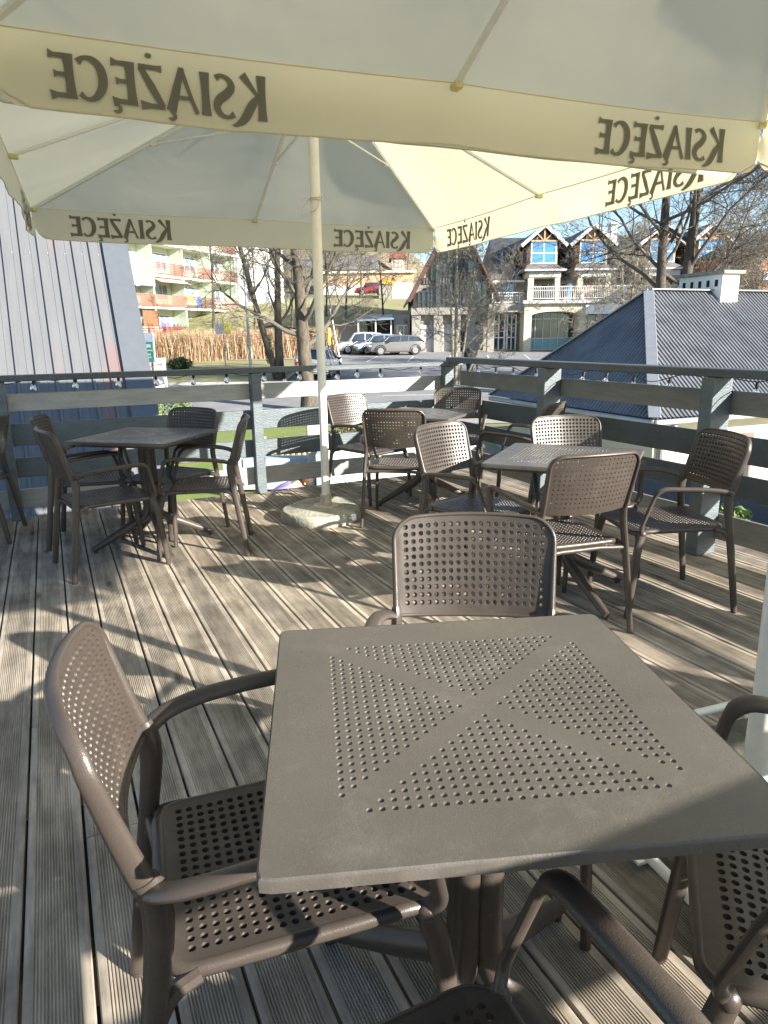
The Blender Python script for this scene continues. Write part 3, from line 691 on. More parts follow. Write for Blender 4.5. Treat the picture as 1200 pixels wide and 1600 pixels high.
# chimney straddling the ridge
CHM = (K1+K2)/2-K1+ins*3.88
M3 = Matrix((ins, e_, Vector((0,0,1)))).transposed(); cc = CHM+e_*.30+Vector((0,0,1.98))
mb = MB(); mb.box(cc, (.46, 1.15, 1.0), M=M3); ch = mb.build('chimney', M_WHITE, HA)
mb = MB(); mb.box(cc+Vector((0,0,.535)), (.60, 1.32, .07), M=M3, bev=.01); mb.build('cap', mat('weathered_cap_slab', (.26,.26,.22), rough=.9, noise=.3), ch)
for i in range(5):
    mb = MB(); mb.box(cc-ins*.215+e_*(-.43+.215*i)+Vector((0,0,.33)), (.05, .07, .13), M=M3); mb.build('vent', mat('vent_hole_dark', (.012,.012,.012), rough=1), ch)  # solid black blocks stand in for the shaded inside of vent holes
t0 = cc-ins*.24-e_*.30; mb = MB()
mb.add([t0+Vector((0,0,.23)), t0-e_*.28+Vector((0,0,-.42)), t0-ins*.62+e_*.05+Vector((0,0,.06)), t0+e_*.3+Vector((0,0,.0))], [[0,1,2],[0,2,3]]); mb.build('saddle_flashing', mat('dark_sheet', (.04,.045,.055), rough=.4, metal=.3), ch)
mb = MB(); mb.box(cc-e_*.585+Vector((0,0,-.32)), (.52, .03, .30), M=M3); mb.build('flashing', M_ZINC, ch)
# sheet overlaps and fixings on the two visible slopes
upr = (APX-ins*2.02); upr = (APX-ins*(APX.dot(ins))); upn = upr.normalized(); mb = MB()
for dd in ():
    zf = dd/upr.length; 
    for q in range(3): a0 = ins*(2.02*zf+.1+q*5.6)+upn*dd+n2_*.024; mb.bar(a0, a0+ins*5.58, .02, .012, up=n2_)
for i in range(60):
    for dd in (.12, .88, 1.88, 2.6): 
        if .27*i > 2.02*dd/upr.length: mb.sphere(ins*(.27*i)+upn*dd+n2_*.03, .012, 5, 3)
for i in range(34):
    s_ = .8; p = ins*(2.6+.3*i)
mb.build('sheet_fixings', M_MET, roof)
# ================================================================ STEEP SHEET-METAL ROOF (left)
M_STEEL = None
def steel():
    m = mat('grey_trapezoid_sheet', (.36,.385,.44), rough=.42, metal=.25, spec=.4)
    N = m.node_tree.nodes; L = m.node_tree.links; b = N['Principled BSDF']
    tc = N.new('ShaderNodeTexCoord'); mp = N.new('ShaderNodeMapping'); mp.inputs['Scale'].default_value = (1.1, .16, .16); L.new(tc.outputs['Object'], mp.inputs[0])
    n = N.new('ShaderNodeTexNoise'); n.inputs['Scale'].default_value = 2.4; n.inputs['Detail'].default_value = 5; L.new(mp.outputs[0], n.inputs['Vector'])
    r = N.new('ShaderNodeValToRGB'); e = r.color_ramp.elements; e[0].position = .60; e[0].color = (0,0,0,1); e[1].position = .72; e[1].color = (1,1,1,1); L.new(n.outputs[0], r.inputs[0])
    sx = N.new('ShaderNodeSeparateXYZ'); L.new(tc.outputs['Object'], sx.inputs[0]); mr = N.new('ShaderNodeMapRange'); mr.inputs[1].default_value = 4.6; mr.inputs[2].default_value = .8; L.new(sx.outputs[2], mr.inputs[0])
    ml = N.new('ShaderNodeMath'); ml.operation = 'MULTIPLY'; L.new(r.outputs[0], ml.inputs[0]); L.new(mr.outputs[0], ml.inputs[1])
    n2 = N.new('ShaderNodeTexNoise'); n2.inputs['Scale'].default_value = 9; n2.inputs['Detail'].default_value = 6; L.new(mp.outputs[0], n2.inputs['Vector'])
    mx0 = N.new('ShaderNodeMix'); mx0.data_type = 'RGBA'; mx0.inputs[6].default_value = (.14,.145,.155,1); mx0.inputs[7].default_value = (.19,.195,.205,1); L.new(n2.outputs[0], mx0.inputs[0])
    mx = N.new('ShaderNodeMix'); mx.data_type = 'RGBA'; mx.inputs[7].default_value = (.30,.14,.12,1); L.new(mx0.outputs[2], mx.inputs[6]); L.new(ml.outputs[0], mx.inputs[0]); L.new(mx.outputs[2], b.inputs['Base Color']); return m
M_STEEL = steel()
EV, EZ = 8.93, -.87; SL = 1.27       # eave line y,z and slope dz/dy
LR = thing('metal_roof', 'steep grey trapezoid-sheet roof with faint rust patches beyond the railing on the left', 'roof', (0, EV, EZ))
XR = 1.27; T = 9.5
d_ = Vector((0, 1, SL)).normalized(); nn = Vector((0, -SL, 1)).normalized()
mb = MB(); x = -13.0; prev = None
prof = [(0,0),(.083,0),(.086,.006),(.094,.006),(.097,0),(.172,0),(.182,.036),(.212,.036),(.222,0)]
while x < XR-.2:
    for px_, h in prof:
        k = len(mb.v); p = Vector((x+px_, 0, 0))+nn*h
        mb.v += [tuple(p), tuple(p+d_*T)]
        if prev is not None: mb.face([prev, k, k+1, prev+1])
        prev = k
    x += .23
mb.build('sheet', M_STEEL, LR)
mb = MB(); mb.bar(Vector((XR-.17,0,0))+nn*.05, Vector((XR-.12,0,0))+d_*T+nn*.035, .36, .02, up=nn); mb.bar(Vector((XR+.0,0,0))-nn*.06, Vector((XR+.0,0,0))+d_*T-nn*.06, .02, .20, up=nn)
mb.build('verge_trim', mat('grey_verge_trim', (.13,.145,.165), rough=.45, metal=.3, noise=.06), LR)
mb = MB()
for zz in (1.9, 4.4, 7):
    x = -12.9+.20
    while x < XR-.3: p = Vector((x,0,0))+d_*zz+nn*.004; mb.sphere(p, .012, 6, 4); x += .23
mb.build('screw', M_ZINC, LR)
mb = MB(); mb.add([(-13,.12,-.05),(XR-.03,.12,-.05),(XR-.03,6.4,7.9),(-13,6.4,7.9)],[[3,2,1,0]]); mb.add([(XR-.04,.12,-.06),(XR-.04,6.3,7.85),(XR-.04,6.3,-.3),(XR-.04,.12,-.3)],[[0,1,2,3]]); mb.build('gable_wall', mat('dark_plank_gable', (.13,.12,.11), rough=.8, noise=.2), LR)
# low lean-to sheet between the deck and the roof, ribs across
mb = MB(); y = 0; prev = None
while y < .62:
    for t_, h in ((0,0),(.02,.018),(.045,.018),(.06,0)):
        k = len(mb.v); mb.v += [(-6, y+t_, h-.05*y), (1.72, y+t_, h-.05*y)]
        if prev is not None: mb.face([prev, prev+1, k+1, k])
        prev = k
    y += .085
mb.build('metal_awning', mat('shade_blue_sheet', (.10,.14,.24), rough=.3, metal=.4), label='low ribbed sheet, coloured shade blue, just below the far edge of the deck at left', cat='sheet roof', loc=(0, 6.02, -.30))  # blue of sky-lit shade is put into the sheet colour
# ================================================================ TERRAIN (heights depend on the distance ahead only)
HP = [(-400,-1.5),(26,-1.5),(33,-.95),(36,-.75),(42,-.35),(50,-.08),(56,0),(60,.8),(66,2.2),(74,4.4),(92,6.6),(140,9),(230,12),(420,16)]
def hz(f):
    for (a, za), (b, zb) in zip(HP, HP[1:]):
        if f <= b: return za+(zb-za)*(f-a)/(b-a)
    return HP[-1][1]
def sheet(name, poly_r, f0, f1, m, lift, kind='structure', label=None, cat=None):
    """strip of ground between f0 and f1; poly_r(f)->(r0,r1)"""
    mb = MB(); fs = sorted(set([f0, f1]+[h[0] for h in HP if f0 < h[0] < f1]+[f0+(f1-f0)*i/6 for i in range(7)])); k = 0
    for f in fs:
        r0, r1 = poly_r(f) if callable(poly_r) else poly_r
        mb.v += [tuple(BG(r0, f, hz(f)+lift)), tuple(BG(r1, f, hz(f)+lift))]
    for i in range(len(fs)-1): mb.face([2*i, 2*i+1, 2*i+3, 2*i+2])
    return mb.build(name, m, kind=kind, label=label, cat=cat)
M_GRASS = mat('spring_grass', (.19,.205,.08), rough=.95, col2=(.29,.25,.14), nscale=.9, bump=.8, bscale=6)
M_GRASS2 = mat('fresh_grass', (.13,.20,.035), rough=.95, col2=(.20,.22,.06), nscale=1.3, bump=1, bscale=14)
M_ASPH = mat('worn_asphalt', (.22,.22,.225), rough=.85, noise=.18, nscale=.8, bump=.3, bscale=30)
M_PAVE = mat('pale_paving', (.34,.32,.28), rough=.9, noise=.15, nscale=2)
M_EARTH = mat('dry_earth', (.30,.24,.17), rough=.95, noise=.3, nscale=2)
sheet('ground', (-420, 420), -60, 420, M_GRASS, 0, label='grassy ground rising towards the far hill')
sheet('lawn', (-9, 1.5), 10.5, 22.5, M_GRASS2, .01, label='bright grass below the deck')
sheet('pavement', (-30, 40), 22.5, 26, M_PAVE, .02, label='pale pavement beside the road')
sheet('road', (-60, 60), 26, 34.2, M_ASPH, .012, label='asphalt road crossing behind the deck')
sheet('parking_ground', lambda f: (-4.6+.02*(f-35), 60), 34.7, 56, M_ASPH, .02, label='asphalt parking ground before the restaurant building')
sheet('path', (-10.5, -2.2), 47.8, 48.6, M_PAVE, .02)
sheet('yard', (3, 30), -10, 21, M_PAVE, .014, label='paved yard right of the deck')
mb = MB()
for a, b in (((-60,26.0),(60,26.0)), ((-60,34.25),(60,34.25))):
    mb.bar(BG(a[0],a[1],hz(a[1])+.04), BG(b[0],b[1],hz(b[1])+.04), .15, .14, bev=.02)
mb.bar(BG(-4.9,34.6,hz(34.6)+.06), BG(-4.6,52,hz(52)+.06), .14, .14)
mb.build('kerb', mat('kerb_stone', (.42,.41,.38), rough=.9, noise=.15), kind='structure')
mb = MB()
for i in range(12): mb.add([BG(-30+i*5, 30, hz(30)+.02), BG(-27.5+i*5, 30, hz(30)+.02), BG(-27.5+i*5, 30.12, hz(30.12)+.02), BG(-30+i*5, 30.12, hz(30.12)+.02)], [[0,1,2,3]])
for i in range(7): mb.add([BG(-3.6+i*2.6, 44.5, hz(44.5)+.03), BG(-3.5+i*2.6, 44.5, hz(44.5)+.03), BG(-2.9+i*2.6, 49.5, hz(49.5)+.03), BG(-3.0+i*2.6, 49.5, hz(49.5)+.03)], [[0,1,2,3]])
mb.build('road_markings', mat('road_paint', (.6,.6,.58), rough=.8, noise=.2), kind='structure')
mb = MB(); HL = [(92,6.5),(140,15),(230,38),(400,66)]
for f, z in HL: mb.v += [tuple(BG(-420, f, z)), tuple(BG(-.02*f, f, z)), tuple(BG(.10*f+6, f, hz(f)-1))]
for i in range(3):
    for j in range(2): k = 3*i+j; mb.face([k, k+1, k+4, k+3])
mb.build('hill', mat('dull_hillside', (.15,.13,.07), rough=1, col2=(.20,.16,.11), nscale=.06), kind='structure', label='hillside behind the houses')
def hz2(f):
    for (a, za), (b, zb) in zip(HL, HL[1:]):
        if a <= f <= b: return za+(zb-za)*(f-a)/(b-a)
    return hz(f)
# ================================================================ APARTMENT BLOCK (left)
M_GREEN = mat('pale_green_render', (.60,.67,.55), rough=.9, noise=.05, nscale=1)
M_SLAB = mat('cream_slab_edge', (.72,.70,.58), rough=.85)
M_APW = mat('off_white_cladding', (.70,.71,.68), rough=.85, noise=.05, nscale=1)
M_BRN = mat('red_brown_slats', (.20,.06,.045), rough=.7, noise=.15)
M_PNK = mat('faded_pink_slats', (.40,.25,.22), rough=.8, noise=.15)
M_RBR = mat('terracotta_slats', (.27,.115,.08), rough=.7, noise=.1)
M_GLZ = mat('pale_window_glass', (.16,.20,.24), rough=.08, spec=.9)
M_WFR = mat('white_window_frame', (.75,.75,.73), rough=.5)
def apartment():
    A0 = BG(-21.3, 60, 1.35); D = BG(.387, .922, 0); ang = atan2(D.y, D.x)
    t = thing('apartment_block', 'pale green apartment block with red-brown slatted balconies behind the hedge at left', 'apartment block', A0, ang)
    # local: x along facade, y into the building (left side), z up
    fl = 2.72; n = 6; X0, X1 = -13.5, 15.9
    w = MB(); w.box(((X0+X1)/2, 5.5, fl*n/2-.6), (X1-X0, 8.2, fl*n+1.2)); w.build('wall', M_GREEN, t)
    w = MB(); w.box((X1+4.6, 4.6, fl*n/2-.6), (9.2, 10, fl*n+1.3)); e = w.build('end_wall', M_APW, t)
    for k in range(n):
        for j in range(2):
            w = MB(); w.box((X1+1.7+j*3.6, -.43, fl*k+1.5), (1.1, .06, 1.3)); f = w.build('window', M_WFR, t)
            w = MB(); w.box((X1+1.7+j*3.6, -.47, fl*k+1.5), (.95, .03, 1.15)); w.build('pane', M_GLZ, f)
    for k in range(n+1):
        w = MB(); w.box(((X0+X1)/2, .55, fl*k-.07), (X1-X0+.2, 1.7, .16)); w.build('balcony_slab', M_SLAB, t)
    xs = [-13.5,-9.3,-5.1,-.9,3.3,7.5,11.7,15.9]
    for k in range(n):
        for i, x in enumerate(xs):
            w = MB(); w.box((x, .62, fl*k+fl/2), (.16, 1.5, fl-.18)); w.build('dividing_wall', M_GREEN, t)
        for i in range(7):
            xa, xb = xs[i], xs[i+1]; r_ = random.Random(i*31+k*7+5)
            dx = xa+1.0+r_.random()*.5
            w = MB(); w.box((dx, 1.37, fl*k+1.12), (1.0, .06, 2.1)); w.box((dx+1.5, 1.37, fl*k+1.45), (1.5, .06, 1.4)); f = w.build('window', M_WFR, t)
            w = MB(); w.box((dx, 1.33, fl*k+1.12), (.8, .03, 1.85)); w.box((dx+1.15, 1.33, fl*k+1.45), (.6, .03, 1.2)); w.box((dx+1.85, 1.33, fl*k+1.45), (.6, .03, 1.2)); w.build('pane', M_GLZ, f)
            style = {(1,3):(M_RBR,9),(1,4):(M_RBR,9),(0,4):(M_BRN,7),(2,5):(M_BRN,8),(2,6):(M_BRN,8),(0,3):(M_PNK,5)}.get((k,i), (M_PNK, 7) if (i+k) % 3 else (M_BRN, 7))
            m_, ns = style; hh = 1.0; w = MB()
            for q in range(ns): w.box(((xa+xb)/2, -.32, fl*k+.08+(q+.5)*hh/ns), (xb-xa-.1, .03, hh/ns*(.86 if ns > 8 else .6)))
            for q in range(4): w.box((xa+.1+q*(xb-xa-.2)/3, -.29, fl*k+.55), (.05, .04, 1.05))
            w.build('balcony_railing', m_, t)
    w = MB(); w.add([(xs[3]+.1,-.34,2*fl-.2),(xs[4]-.1,-.34,2*fl-.2),(xs[4]-.1,-.42,2*fl-1.0),(xs[3]+.1,-.42,2*fl-1.0)],[[0,1,2,3]]); w.build('awning', mat('blue_grey_awning', (.26,.33,.40), rough=.8), t)
    w = MB(); w.add([(xs[4]+.1,.1,2*fl-.2),(xs[5]-.1,.1,2*fl-.2),(xs[5]+.1,-.9,2*fl-.62),(xs[4]+.1,-.9,2*fl-.62)],[[0,1,2,3]]); w.build('awning', mat('pink_awning', (.62,.38,.33), rough=.8), t)
    w = MB(); w.box((xs[3]+3.3, -.25, fl*0+1.2), (2.0, .05, 2.4)); w.build('lattice_screen', mat('brown_lattice', (.28,.13,.06), rough=.8, col2=(.10,.05,.03), nscale=9), t)
    w = MB(); w.box((.5*(X0+X1)+4, 5, fl*n+.7), (X1-X0+9.4, 10.4, .3)); w.build('roof', mat('roof_felt', (.15,.15,.15)), t)
    for x, y, z, sx, sz, c in ((4.2,-.1,.98,.55,.85,(.17,.10,.36)),(4.9,-.1,.95,.5,.8,(.20,.13,.40)),(5.6,-.1,.93,.35,.8,(.06,.07,.10)),(6.1,-.1,.95,.3,.75,(.08,.09,.10)),(6.5,-.1,.97,.3,.7,(.12,.16,.24)),(.1,-.1,1.2,.9,.8,(.05,.05,.09)),(1.1,-.1,1.5,.6,.7,(.55,.6,.68)),(7.9,-.38,3.6,.8,.6,(.75,.58,.10)),(9.2,-.38,3.4,.55,1.0,(.08,.14,.45))):
        w = MB()
        for q in range(4): w.box((x-sx/2+(q+.5)*sx/4, y+.012*(q % 2), z-.01*q), (sx/4, .012, sz-.03*(q % 2)))
        o = w.build('laundry', mat('cloth_%d%d%d' % tuple(int(v*99) for v in c), c, rough=.95), label=None)
        o.matrix_world = Matrix.Translation(A0) @ Matrix.Rotation(ang, 4, 'Z')
        LAUNDRY.append(o)
LAUNDRY = []
apartment()
LL = ['violet garment on the ground-floor balcony, left of a second violet one','second violet garment on the ground-floor balcony line','narrow black garment hanging right of the violet ones','small charcoal garment on the ground-floor line','blue-grey garment at the right end of the ground-floor line','black laundry on the lowest balcony beside the lattice screen','pale blue laundry on the lowest balcony beside the lattice screen','yellow towel over the first-floor balcony rail','blue towel over the first-floor balcony rail']
for o, l in zip(LAUNDRY, LL): tag(o, l, 'laundry', 'laundry on the apartment balconies')
# hedge of dry stems
def hedge(label, p0, p1, h, n, seed, cols, dep=.7):
    r_ = random.Random(seed); p0 = Vector(p0); p1 = Vector(p1); mb = MB(); d = p1-p0; nrm = Vector((-d.y, d.x, 0)).normalized()
    for i in range(n):
        p = p0+d*r_.random()+nrm*r_.uniform(-dep, dep); z = hz0(p); hh = h*r_.uniform(.55, 1.05); w = r_.uniform(.006, .02); mb.m = r_.randrange(len(cols))
        lean = Vector((r_.uniform(-.25,.25), r_.uniform(-.25,.25), 0)); a = r_.uniform(0, pi); wv = Vector((cos(a), sin(a), 0))*w
        k = len(mb.v); base = Vector((p.x, p.y, z)); mid = base+lean*.5*hh+Vector((0,0,hh*.6)); top = base+lean*hh+Vector((r_.uniform(-.1,.1), r_.uniform(-.1,.1), hh))
        mb.v += [tuple(v) for v in (base-wv, base+wv, mid+wv, mid-wv, top)]
        mb.face([k,k+1,k+2,k+3]); mb.face([k+3,k+2,k+4])
        for q in range(2):
            c = base.lerp(top, r_.uniform(.35,.95)); e = c+Vector((r_.uniform(-.22,.22), r_.uniform(-.22,.22), r_.uniform(.0,.25))); k = len(mb.v)
            mb.v += [tuple(c), tuple(c+Vector((0,0,w*2))), tuple(e)]; mb.face([k,k+1,k+2])
    return mb.build('hedge', cols, label=label, cat='hedge')
def inv_bg(p): return (p.x*cos(TH)-p.y*sin(TH), p.x*sin(TH)+p.y*cos(TH))
def hz0(p): return hz(inv_bg(p)[1])
M_D1 = mat('dry_stem', (.40,.29,.17), rough=.95); M_D2 = mat('dark_dry_stem', (.22,.14,.085), rough=.95); M_D3 = mat('pale_dry_stem', (.52,.42,.28), rough=.95); M_D4 = mat('reddish_dry_stem', (.36,.20,.12), rough=.95)
hedge('tall dry brown hedge in front of the apartment block', BG(-20, 44.5), BG(-3.6, 52), 2.1, 15000, 3, [M_D1, M_D2, M_D3, M_D4])
# ================================================================ RESTAURANT BUILDING (right centre)
RF = 55
def X(x): return 10.97+(x-815)*.0477
def Z(y): return 3.81+(470-y)*.0479
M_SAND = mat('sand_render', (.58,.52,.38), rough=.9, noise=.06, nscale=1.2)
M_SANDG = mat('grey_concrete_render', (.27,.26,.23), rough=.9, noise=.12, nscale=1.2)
M_TILE = mat('slate_tile_roof', (.055,.06,.072), rough=.55, noise=.2, nscale=5, bump=.6, bscale=9)
M_TILE2 = mat('grey_tile_roof', (.17,.16,.155), rough=.8, noise=.3, nscale=7, bump=1, bscale=12)
M_WOOD = mat('orange_larch_cladding', (.50,.29,.14), rough=.7, noise=.12, nscale=3, stretch=(1,1,8))
M_DWOOD = mat('dark_brown_timber', (.10,.045,.03), rough=.7, noise=.2)
M_SKYGL = mat('painted_sky_glass', (.16,.40,.74), rough=.06, metal=.85)  # blue sky reflection is put into the pane colour
M_GRGL = mat('dark_reflecting_glass', (.075,.10,.12), rough=.08, metal=.55)
M_STEELW = mat('white_steel_rail', (.72,.72,.70), rough=.45)
M_MULL = mat('dark_mullion', (.05,.055,.06), rough=.5)
M_BRICK = mat('pink_brick', (.48,.27,.21), rough=.9, noise=.2, nscale=6)
RB = thing('restaurant_building', 'long sand-coloured building with dormers, balcony and arched shopfronts right of centre', 'building', BG(0, RF, 0), -TH)
def rb(name, f, m, par=RB, **k):
    w = MB(); f(w); return w.build(name, m, par, **k)
def bx(w, x0, x1, y0, y1, z0, z1): w.box(((x0+x1)/2, (y0+y1)/2, (z0+z1)/2), (x1-x0, y1-y0, z1-z0))
XE = X(1290)
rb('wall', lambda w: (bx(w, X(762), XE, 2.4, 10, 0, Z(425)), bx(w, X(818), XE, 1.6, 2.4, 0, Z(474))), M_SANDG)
# ground floor piers, arches, beam
def pier(w):
    for x0, x1 in ((817,829),(906,917),(995,1006),(1084,1095)): bx(w, X(x0), X(x1), -.1, 1.6, 0, Z(487)-.003)
    bx(w, X(817), XE, -.1, 1.6, Z(487), Z(475))
    for x0, x1 in ((829,906),(917,995),(1006,1084)):
        xa, xb = X(x0), X(x1); n = 12; top = Z(487)+.004
        pts = [(xa, top-.24)]+[(xa+(xb-xa)*i/n, top-.24*(abs(2*i/n-1))**2.6) for i in range(n+1)]+[(xb, top-.24), (xb, top), (xa, top)]
        k = len(w.v); w.v += [(a, -.098, b) for a, b in pts]+[(a, 1.55, b) for a, b in pts]; m = len(pts)
        for i in range(1, n+1):
            a, b = k+i, k+i+1
            xl, zl = pts[i]; xr, zr = pts[i+1]; q = len(w.v); w.v += [(xl, -.098, top), (xr, -.098, top)]; w.face([a, b, q+1, q]); w.face([a, b, b+m, a+m])
rb('arcade', pier, M_SAND)
for i, (x0, x1) in enumerate(((829,906),(917,995),(1006,1084))):
    xa, xb = X(x0), X(x1)
    g = rb('shopfront', lambda w: bx(w, xa, xb, 1.42, 1.46, .05, Z(487)), M_GRGL)
    def fr(w):
        for q in range(7): x = xa+(xb-xa)*q/6; bx(w, x-.03, x+.03, 1.34, 1.415, .05, Z(487))
        for z in (Z(529), Z(498), .12): bx(w, xa, xb, 1.35, 1.412, z-.035, z+.035)
    rb('frame', fr, mat('grey_aluminium', (.35,.38,.40), rough=.4, metal=.5), g)
    rb('sill_panel', lambda w: bx(w, xa+.05, xb-.05, 1.40, 1.418, .1, Z(529)-.04), mat('turquoise_panel', (.10,.30,.36), rough=.3), g)
rb('terrace_slab', lambda w: bx(w, X(817)-.2, XE, -.45, 2.4, Z(475)+.003, Z(469.5)), mat('grey_slab', (.36,.36,.37), rough=.8))
def railw(w, xa, xb, y, z0, h=.95, step=.14):
    bx(w, xa, xb, y-.03, y+.03, z0+h, z0+h+.05); bx(w, xa, xb, y-.02, y+.02, z0+.10, z0+.14); bx(w, xa, xb, y-.02, y+.02, z0+h*.72, z0+h*.72+.03)
    x = xa
    while x < xb: bx(w, x, x+.025, y-.012, y+.012, z0+.14, z0+h); x += step
    x = xa
    while x < xb: bx(w, x, x+.07, y-.034, y+.034, z0, z0+h); x += 2.1
rb('balcony_railing', lambda w: railw(w, X(820), XE, -.3, Z(469.5)), M_STEELW)
# upper storey: porches with columns, signs, aprons and dormers
bays = [(829, 871, 0), (908, 952, 1), (1020, 1062, 2), (1100, 1142, 1)]
for bi, (x0, x1, sg) in enumerate(bays):
    xa, xb = X(x0-8), X(x1+1)
    rb('porch', lambda w: (bx(w, xa, xa+.42, -.15, .3, Z(469), Z(435)-.003), bx(w, xb-.36, xb, -.15, .3, Z(469), Z(435)-.003), bx(w, xa-.04, xb+.04, -.15, 2.4, Z(435), Z(424))), M_SAND)
    s_ = rb('sign_board', lambda w: bx(w, xa+.05, xb-.02, -.22, -.155, Z(434.5), Z(425)), mat('sage_sign', (.40,.44,.36), rough=.6) if sg == 0 else M_APW)
    if sg == 0:
        def let(w):          # small white lower-case word on the sign, as in the photo
            x = X(839); 
            for i, (a_, h_) in enumerate(((.17,.3),(.15,.22),(.12,.32),(.15,.22),(.15,.22),(.15,.22),(.15,.22),(.13,.2))):
                z0 = Z(431.5)-(.08 if i in (0, 6) else 0)
                bx(w, x, x+.035, -.232, -.222, z0, z0+h_); bx(w, x+a_-.035, x+a_, -.232, -.222, z0+(0 if i != 2 else .18), z0+h_-.02); bx(w, x+.035, x+a_-.035, -.231, -.222, Z(431.5)+(.16 if i % 2 else .0), Z(431.5)+(.19 if i % 2 else .03)); x += a_+.045
        rb('lettering', let, M_STEELW, s_)
    def apron(w):
        a_, b_ = xa-.35, xb+.35; z0 = Z(423.5); z1 = Z(412.5)
        w.add([(a_,-.5,z0),(b_,-.5,z0),(b_-.5,1.0,z1),(a_+.5,1.0,z1),(a_,2.6,z0),(b_,2.6,z0),(a_,-.5,z0-.12),(b_,-.5,z0-.12),(a_,2.6,z0-.12),(b_,2.6,z0-.12)], [[0,1,2,3],[1,5,2],[0,3,4],[6,7,1,0],[7,9,5,1],[6,0,4,8],[8,9,7,6]])
    rb('porch_roof', apron, M_TILE2)
    rb('fascia', lambda w: bx(w, xa-.37, xb+.37, -.56, -.503, Z(425.4), Z(423)), M_STEELW)
    d0, d1 = X(x0+4-4), X(x1+2)-.35
    d0 = X(x0-3); d1 = X(x1+1)
    dm = rb('dormer', lambda w: bx(w, d0, d1, 1.05, 7, Z(413), Z(384)), M_WOOD)
    def dg(w):   # gable triangle
        xc = (d0+d1)/2; w.add([(d0,1.06,Z(384)),(d1,1.06,Z(384)),(xc,1.06,Z(360))], [[0,1,2]])
    rb('gable', dg, M_TILE2, dm)
    rb('window', lambda w: bx(w, d0+.18, d1-.18, .98, 1.04, Z(411), Z(378)), M_SKYGL, dm)
    rb('window_frame', lambda w: (bx(w, (d0+d1)/2-.04, (d0+d1)/2+.04, .93, .975, Z(411), Z(378)), bx(w, d0+.18, d1-.18, .935, .978, Z(396)-.04, Z(396)+.04), bx(w, d0+.1, d0+.2, .92, 1.0, Z(411), Z(378)), bx(w, d1-.2, d1-.1, .92, 1.0, Z(411), Z(378)), bx(w, d0+.1, d1-.1, .92, 1.0, Z(378)-.01, Z(378)+.08), bx(w, d0+.1, d1-.1, .92, 1.01, Z(411)-.06, Z(411)+.03)), M_STEELW, dm)
    def truss(w):
        xc = (d0+d1)/2; zt = Z(357); zb = Z(378); 
        w.bar((d0+.1,.85,zb),(d1-.1,.85,zb),.12,.10); w.bar((xc,.85,zb),(xc,.85,zt-.1),.10,.10, up=(0,1,0)); w.bar((xc,.84,zb),(xc-.8,.84,zb+.75),.08,.08, up=(0,1,0)); w.bar((xc,.84,zb),(xc+.8,.84,zb+.75),.08,.08, up=(0,1,0))
    rb('truss', truss, M_WOOD, dm)
    def droof(w):
        xc = (d0+d1)/2; zt = Z(353); ze = Z(384); ov = .65; th = .14
        for s in (-1, 1):
            xe = xc+s*((d1-d0)/2+ov)
            w.add([(xc,.75,zt),(xe,.75,ze),(xe,8,ze),(xc,9.5,zt),(xc,.75,zt-th),(xe,.75,ze-th),(xe,8,ze-th),(xc,9.5,zt-th)], [[0,1,2,3],[7,6,5,4],[0,4,5,1],[1,5,6,2]])
    rb('dormer_roof', droof, M_TILE, dm)
    def verge(w):
        xc = (d0+d1)/2
        for s in (-1, 1): w.bar((xc, .71, Z(353)-.06), (xc+s*((d1-d0)/2+.67), .71, Z(384)-.06), .07, .26, up=(0,1,0) if 0 else (0,0,1))
    rb('bargeboard', verge, mat('light_grey_bargeboard', (.42,.43,.43), rough=.7), dm)
    rb('side_window', lambda w: bx(w, d0-.02, d0-.0, 2.0, 3.6, Z(408), Z(386)), M_SKYGL, dm)
# main roof
def mroof(w):
    z0, z1 = Z(434), Z(351); xa = X(768)
    w.add([(xa,1.6,z0),(XE,1.6,z0),(XE,9,z1),(xa+.9,9,z1),(xa,12,z0),(XE,12,z0),(xa,1.6,z0-.15),(XE,1.6,z0-.15)], [[0,1,2,3],[0,3,4],[2,5,4,3],[6,7,1,0]])
rb('roof', mroof, M_TILE)
def rear(w):
    z0, z1 = Z(398), Z(338); w.add([(X(1095),4.0,z0),(XE+14,4.0,z0),(XE+14,12,z1),(X(1110),12,z1),(X(1095),4.0,Z(440)),(XE+14,4.0,Z(440))], [[0,1,2,3],[4,5,1,0]])
rb('rear_roof', rear, M_TILE2)
rb('chimney', lambda w: (bx(w, X(996), X(1007), 7, 8, Z(370), Z(336)), bx(w, X(994), X(1009), 6.8, 8.2, Z(336), Z(333))), M_WHITE)
# balcony-level wall openings
for x0, x1, m_ in ((831,846,M_DARKGL),(852,866,M_DARKGL),(872,895,M_DARKGL),(897,906,M_SKYGL),(919,926,M_GLZ),(940,950,M_DARKGL),(985,996,M_SKYGL),(1030,1050,M_GLZ)):
    f = rb('window', lambda w: bx(w, X(x0), X(x1), 2.30, 2.37, Z(468), Z(441)), M_WFR); rb('pane', lambda w: bx(w, X(x0)+.08, X(x1)-.08, 2.26, 2.31, Z(467), Z(442)), m_, f)
for x0, x1 in ((846.5,851.5),(908,916),(926.5,939)):
    rb('brick_panel', lambda w: bx(w, X(x0), X(x1), 2.2, 2.36, Z(469), Z(440)), M_BRICK)
rb('pale_panel', lambda w: bx(w, X(953), X(990), 2.18, 2.35, Z(469), Z(440)), mat('pale_pink_render', (.52,.47,.42), rough=.9))
rb('sign_board', lambda w: bx(w, X(915), X(980), -.25, -.14, Z(492), Z(477)), mat('bright_white_sign', (.80,.80,.78), rough=.5))
